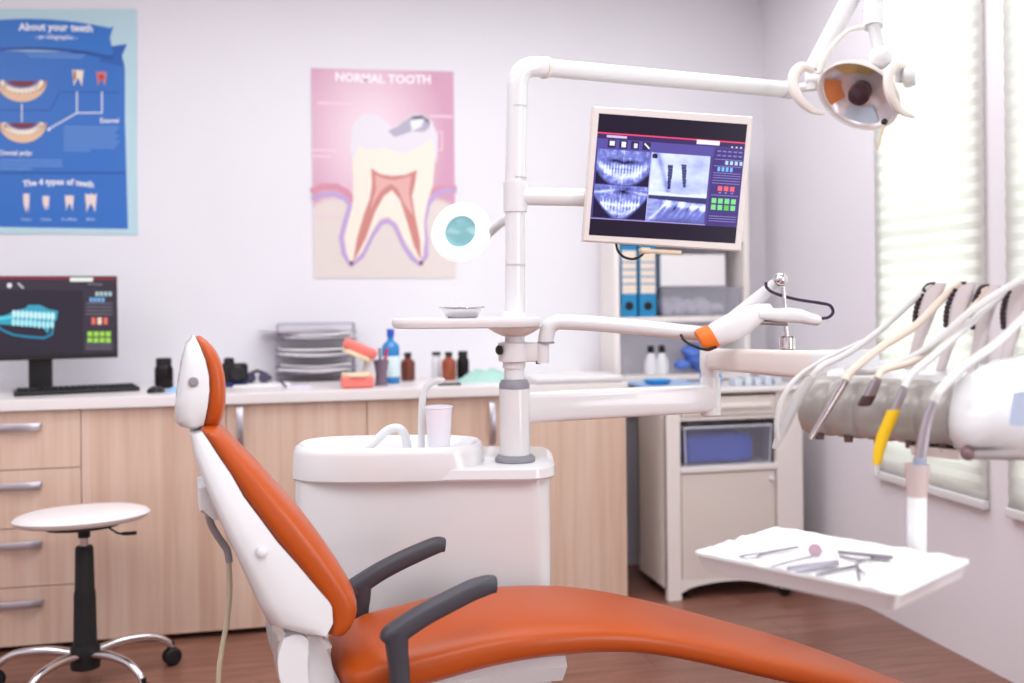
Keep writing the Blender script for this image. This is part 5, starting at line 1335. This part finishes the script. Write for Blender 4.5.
for i in range(8):
    hw = HWH * (hk[i] + .03); g, k_ = chp(hb_[i][0], hb_[i][1], -HWH), chp(hs_[i][0], hs_[i][1], -HWH)
    base = ch(g[0], 0, g[1]); d = cL * (k_[0] - g[0]) + U0 * (k_[1] - g[1])
    rings.append([base + cW * (hw * wv) + d * dv_ for wv, dv_ in ((-.97, -.12), (-1, .4), (-.95, .75), (-.8, .94), (-.4, 1), (0, 1), (.4, 1), (.8, .94), (.95, .75), (1, .4), (.97, -.12))])
loft(b, [cap_ring(rings[0], .9, -U0 * .002)] + rings + [cap_ring(rings[-1], .7, U0 * .004)]); hsh = obj('headrest_shell', b, PLAST, t, sharp=60)
L_, h_ = chp(193.5, 382, -HWH * 1.03)
b = NB(); lathe(b, [(.010, 0), (.010, .003), (.006, .0035), (.006, .002)], ch(L_, -HWH * 1.02, h_), -cW, 16); obj('screw_cap', b, STEEL, hsh)
L_, h_ = chp(262, 552, -HWB)
b = NB(); lathe(b, [(.009, 0), (.010, .006), (.006, .009)], ch(L_, -HWB * 1.0, h_), -cW, 16); obj('shell_button', b, PLASTM, t)
b = NB(); L1, h1 = chp(203, 436, -.05); L2, h2 = chp(207, 418, -.05); L3, h3 = chp(213, 452, -.05)
loft(b, [sring(ch(L3 - .01, 0, h3), cW, cL, .04, .009, 14, 4), sring(ch(L1, 0, h1), cW, cL, .04, .008, 14, 4), sring(ch(L2 - .004, 0, h2), cW, cL, .04, .008, 14, 4)]); obj('headrest_stem', b, STEEL, t)
# side handle pieces behind the shell
def chpx(x, y, w): 
    a_ = chp(x, y, w); return ch(a_[0], w, a_[1])
w0 = -.07
b = NB(); prism(b, [chpx(x, y, w0) for x, y in ((198.5, 488), (206, 486), (216, 509), (222, 523), (217, 519), (199.5, 512))], cW * .14, .006); obj('push_handle', b, PLASTM, t, wn=True)
b = NB(); prism(b, [chpx(x, y, .10) for x, y in ((258, 475), (263, 474), (269, 478), (271, 487), (266, 492), (255, 484))], cW * .05, .005); obj('shell_tab', b, PLASTM, t, wn=True)
b = NB(); tube(b, smooth_path([chpx(208, 511, 0), chpx(211, 524, 0), chpx(219, 538, 0), chpx(227, 550, 0), chpx(229.5, 562, 0)], 5), .0075, 10); obj('cable_sleeve', b, mat('sleeve_grey', C(150, 146, 150), .5), t)
b = NB(); low = chpx(218, 690, 0); tube(b, smooth_path([chpx(229, 560, 0), chpx(230, 590, 0), chpx(227, 620, 0), chpx(221, 655, 0), low, Vector((low.x - .02, low.y + .01, .01)), ch(-.25, .1, .012)], 6), .0052, 10); obj('air_hose', b, mat('hose_beige', C(192, 180, 154), .5), t)
# --- seat and leg rest: one long cushion
top = [(341, 619), (362, 609), (400, 600), (450, 589), (500, 583.3), (560, 583), (620, 591.5), (700, 611), (800, 640), (906, 681)]
st = []
HWS = [(-.2, .13), (-.1, .15), (0, .18), (.3, .195), (.6, .192), (.9, .182), (1.2, .168), (1.5, .152)]
def hws(L):
    for (a_, va), (b_, vb) in zip(HWS, HWS[1:]):
        if L <= b_: return va + (vb - va) * max(0, (L - a_) / (b_ - a_))
    return .16
prf = [(chp(x, y, .15)) for x, y in top]
dense = smooth_path([Vector((p[0], 0, p[1])) for p in prf], 5)
dense = [(v.x, v.z) for v in dense]
b = NB(); rings = []
n = len(dense)
for i, (L, h) in enumerate(dense):
    a_, c_ = dense[max(0, i - 1)], dense[min(n - 1, i + 1)]
    tg = (cL * (c_[0] - a_[0]) + U0 * (c_[1] - a_[1])).normalized(); nrmv = cW.cross(tg); nrmv = nrmv if nrmv.z > 0 else -nrmv
    th = .105 - .03 * min(1, max(0, L / .6)); th = th - .012 * max(0, (L - .9) / .5)
    hw = hws(L); f_ = i / (n - 1)
    c = ch(L, 0, h) - nrmv * (th / 2)
    # crowned ring: sides softly rounded, slight dip along the middle
    r = sring(c, cW, nrmv, hw, th / 2, 40, 3.0)
    rings.append(r)
e0 = cap_ring(rings[0], .95, -cL * .028 - U0 * .004); e00 = cap_ring(rings[0], .8, -cL * .05 - U0 * .01); e000 = cap_ring(rings[0], .5, -cL * .06 - U0 * .014)
tg = (cL * (dense[-1][0] - dense[-2][0]) + U0 * (dense[-1][1] - dense[-2][1])).normalized()
end = [cap_ring(rings[-1], .93, tg * .022), cap_ring(rings[-1], .78, tg * .042), cap_ring(rings[-1], .5, tg * .052)]
loft(b, [e000, e00, e0] + rings + end); obj('seat_cushion', b, ORANGE, t, sharp=80, sub=1)
# white under-frame following the cushion
b = NB(); rings = []
for L, h in [dense[i] for i in range(4, 24, 2)]:
    rings.append([ch(L, w, h - d) for w, d in ((-.13, .088), (-.14, .11), (-.11, .15), (.11, .15), (.14, .11), (.13, .088))])
loft(b, rings); obj('seat_frame', b, PLAST, t, sharp=40)
b = NB(); prism(b, [ch(*(lambda q: (q[0], -.09, q[1]))(chp(x, y, -.09))) for x, y in ((284, 632), (322, 634), (333, 648), (326, 665), (330, 690), (345, 720), (290, 720), (282, 690), (279, 655))], cW * .18, .012, 3); obj('hinge_block', b, PLAST, t, wn=True)
for s in (-1, 1):
    b = NB(); pts = [(v.x, v.z) for v in smooth_path([Vector((q[0], 0, q[1])) for q in [chp(x, y, -.118) for x, y in ((283, 636), (297, 631), (308, 639), (306, 660), (308, 685), (311, 705), (292, 705), (280, 680), (277, 655), (283, 636))]], 4)][:-1]
    prism(b, [ch(L, s * .118 - (.02 if s < 0 else 0), h) for L, h in pts], cW * .025, .006); obj('hinge_cover', b, PLAST, t, wn=True)
b = NB(); box(b, ch(.0, -.08, .36), (.09, .12, .07), cL, cW, U0, .01); obj('motor_block', b, BLACK, t, wn=True)
b = NB(); loft(b, [sring(ch(.1, 0, .32), cW, cL, .11, .16, 24, 5), sring(ch(.1, 0, .12), cW, cL, .13, .2, 24, 5)]); obj('lift_cover', b, PLASTM, t)
b = NB(); loft(b, [sring(ch(.2, -.03, .0), cW, cL, .17, .42, 36, 4), sring(ch(.2, -.03, .06), cW, cL, .17, .42, 36, 4), sring(ch(.18, -.02, .1), cW, cL, .15, .36, 36, 4), sring(ch(.12, 0, .125), cW, cL, .12, .26, 36, 4)]); obj('floor_base', b, PLAST, t)
# --- armrests
def armrest(pp, w, r):
    b = NB(); rings = []
    P3 = smooth_path([ch(*(lambda q: (q[0], w, q[1]))(chp(x, y, w))) for x, y in pp], 4)
    m = len(r); r = [r[min(m - 2, i // 4)] + (r[min(m - 1, i // 4 + 1)] - r[min(m - 2, i // 4)]) * (i % 4) / 4 for i in range(4 * (m - 1))] + [r[-1]]
    n = len(P3)
    for i in range(n):
        tg = (P3[min(n - 1, i + 1)] - P3[max(0, i - 1)]).normalized(); nn = cW.cross(tg).normalized()
        rings.append(sring(P3[i], nn, cW, r[i], r[i] * 1.05, 18, 3.2))
    loft(b, rings); return b
near = [(386, 643), (391, 637), (403, 628), (425, 614), (450, 601), (470, 591), (482, 586.5), (489, 584.5), (495, 584)]
rn = [.016, .0225, .022, .021, .0205, .02, .0195, .0185, .0165]
t_ = obj('armrest', armrest(near, -.214, rn), DGREY, t)
postn = [(396, 630), (397, 650), (399, 668), (400, 700)]
obj('armrest_post', armrest(postn, -.214, [.024, .0215, .02, .02]), DGREY, t)
far = [(347, 595), (352, 590), (362, 583), (380, 571.5), (402, 560), (422, 551), (434, 546), (439, 544.6), (444, 544.6)]
obj('armrest', armrest(far, .2, rn), DGREY, t)
obj('armrest_post', armrest([(361, 584), (361, 598), (360, 610), (360, 640)], .2, [.024, .0215, .02, .02]), DGREY, t)
b = NB(); L_, h_ = chp(400, 690, -.214); fL = L_
for s, w in ((-1, -.214), (1, .2)):
    b = NB(); loft(b, [sring(ch(fL, w * k, .40), cL, U0, .022, .018, 14, 4) for k in (.45, .7, 1.05)]); obj('armrest_bracket', b, DGREY, t)
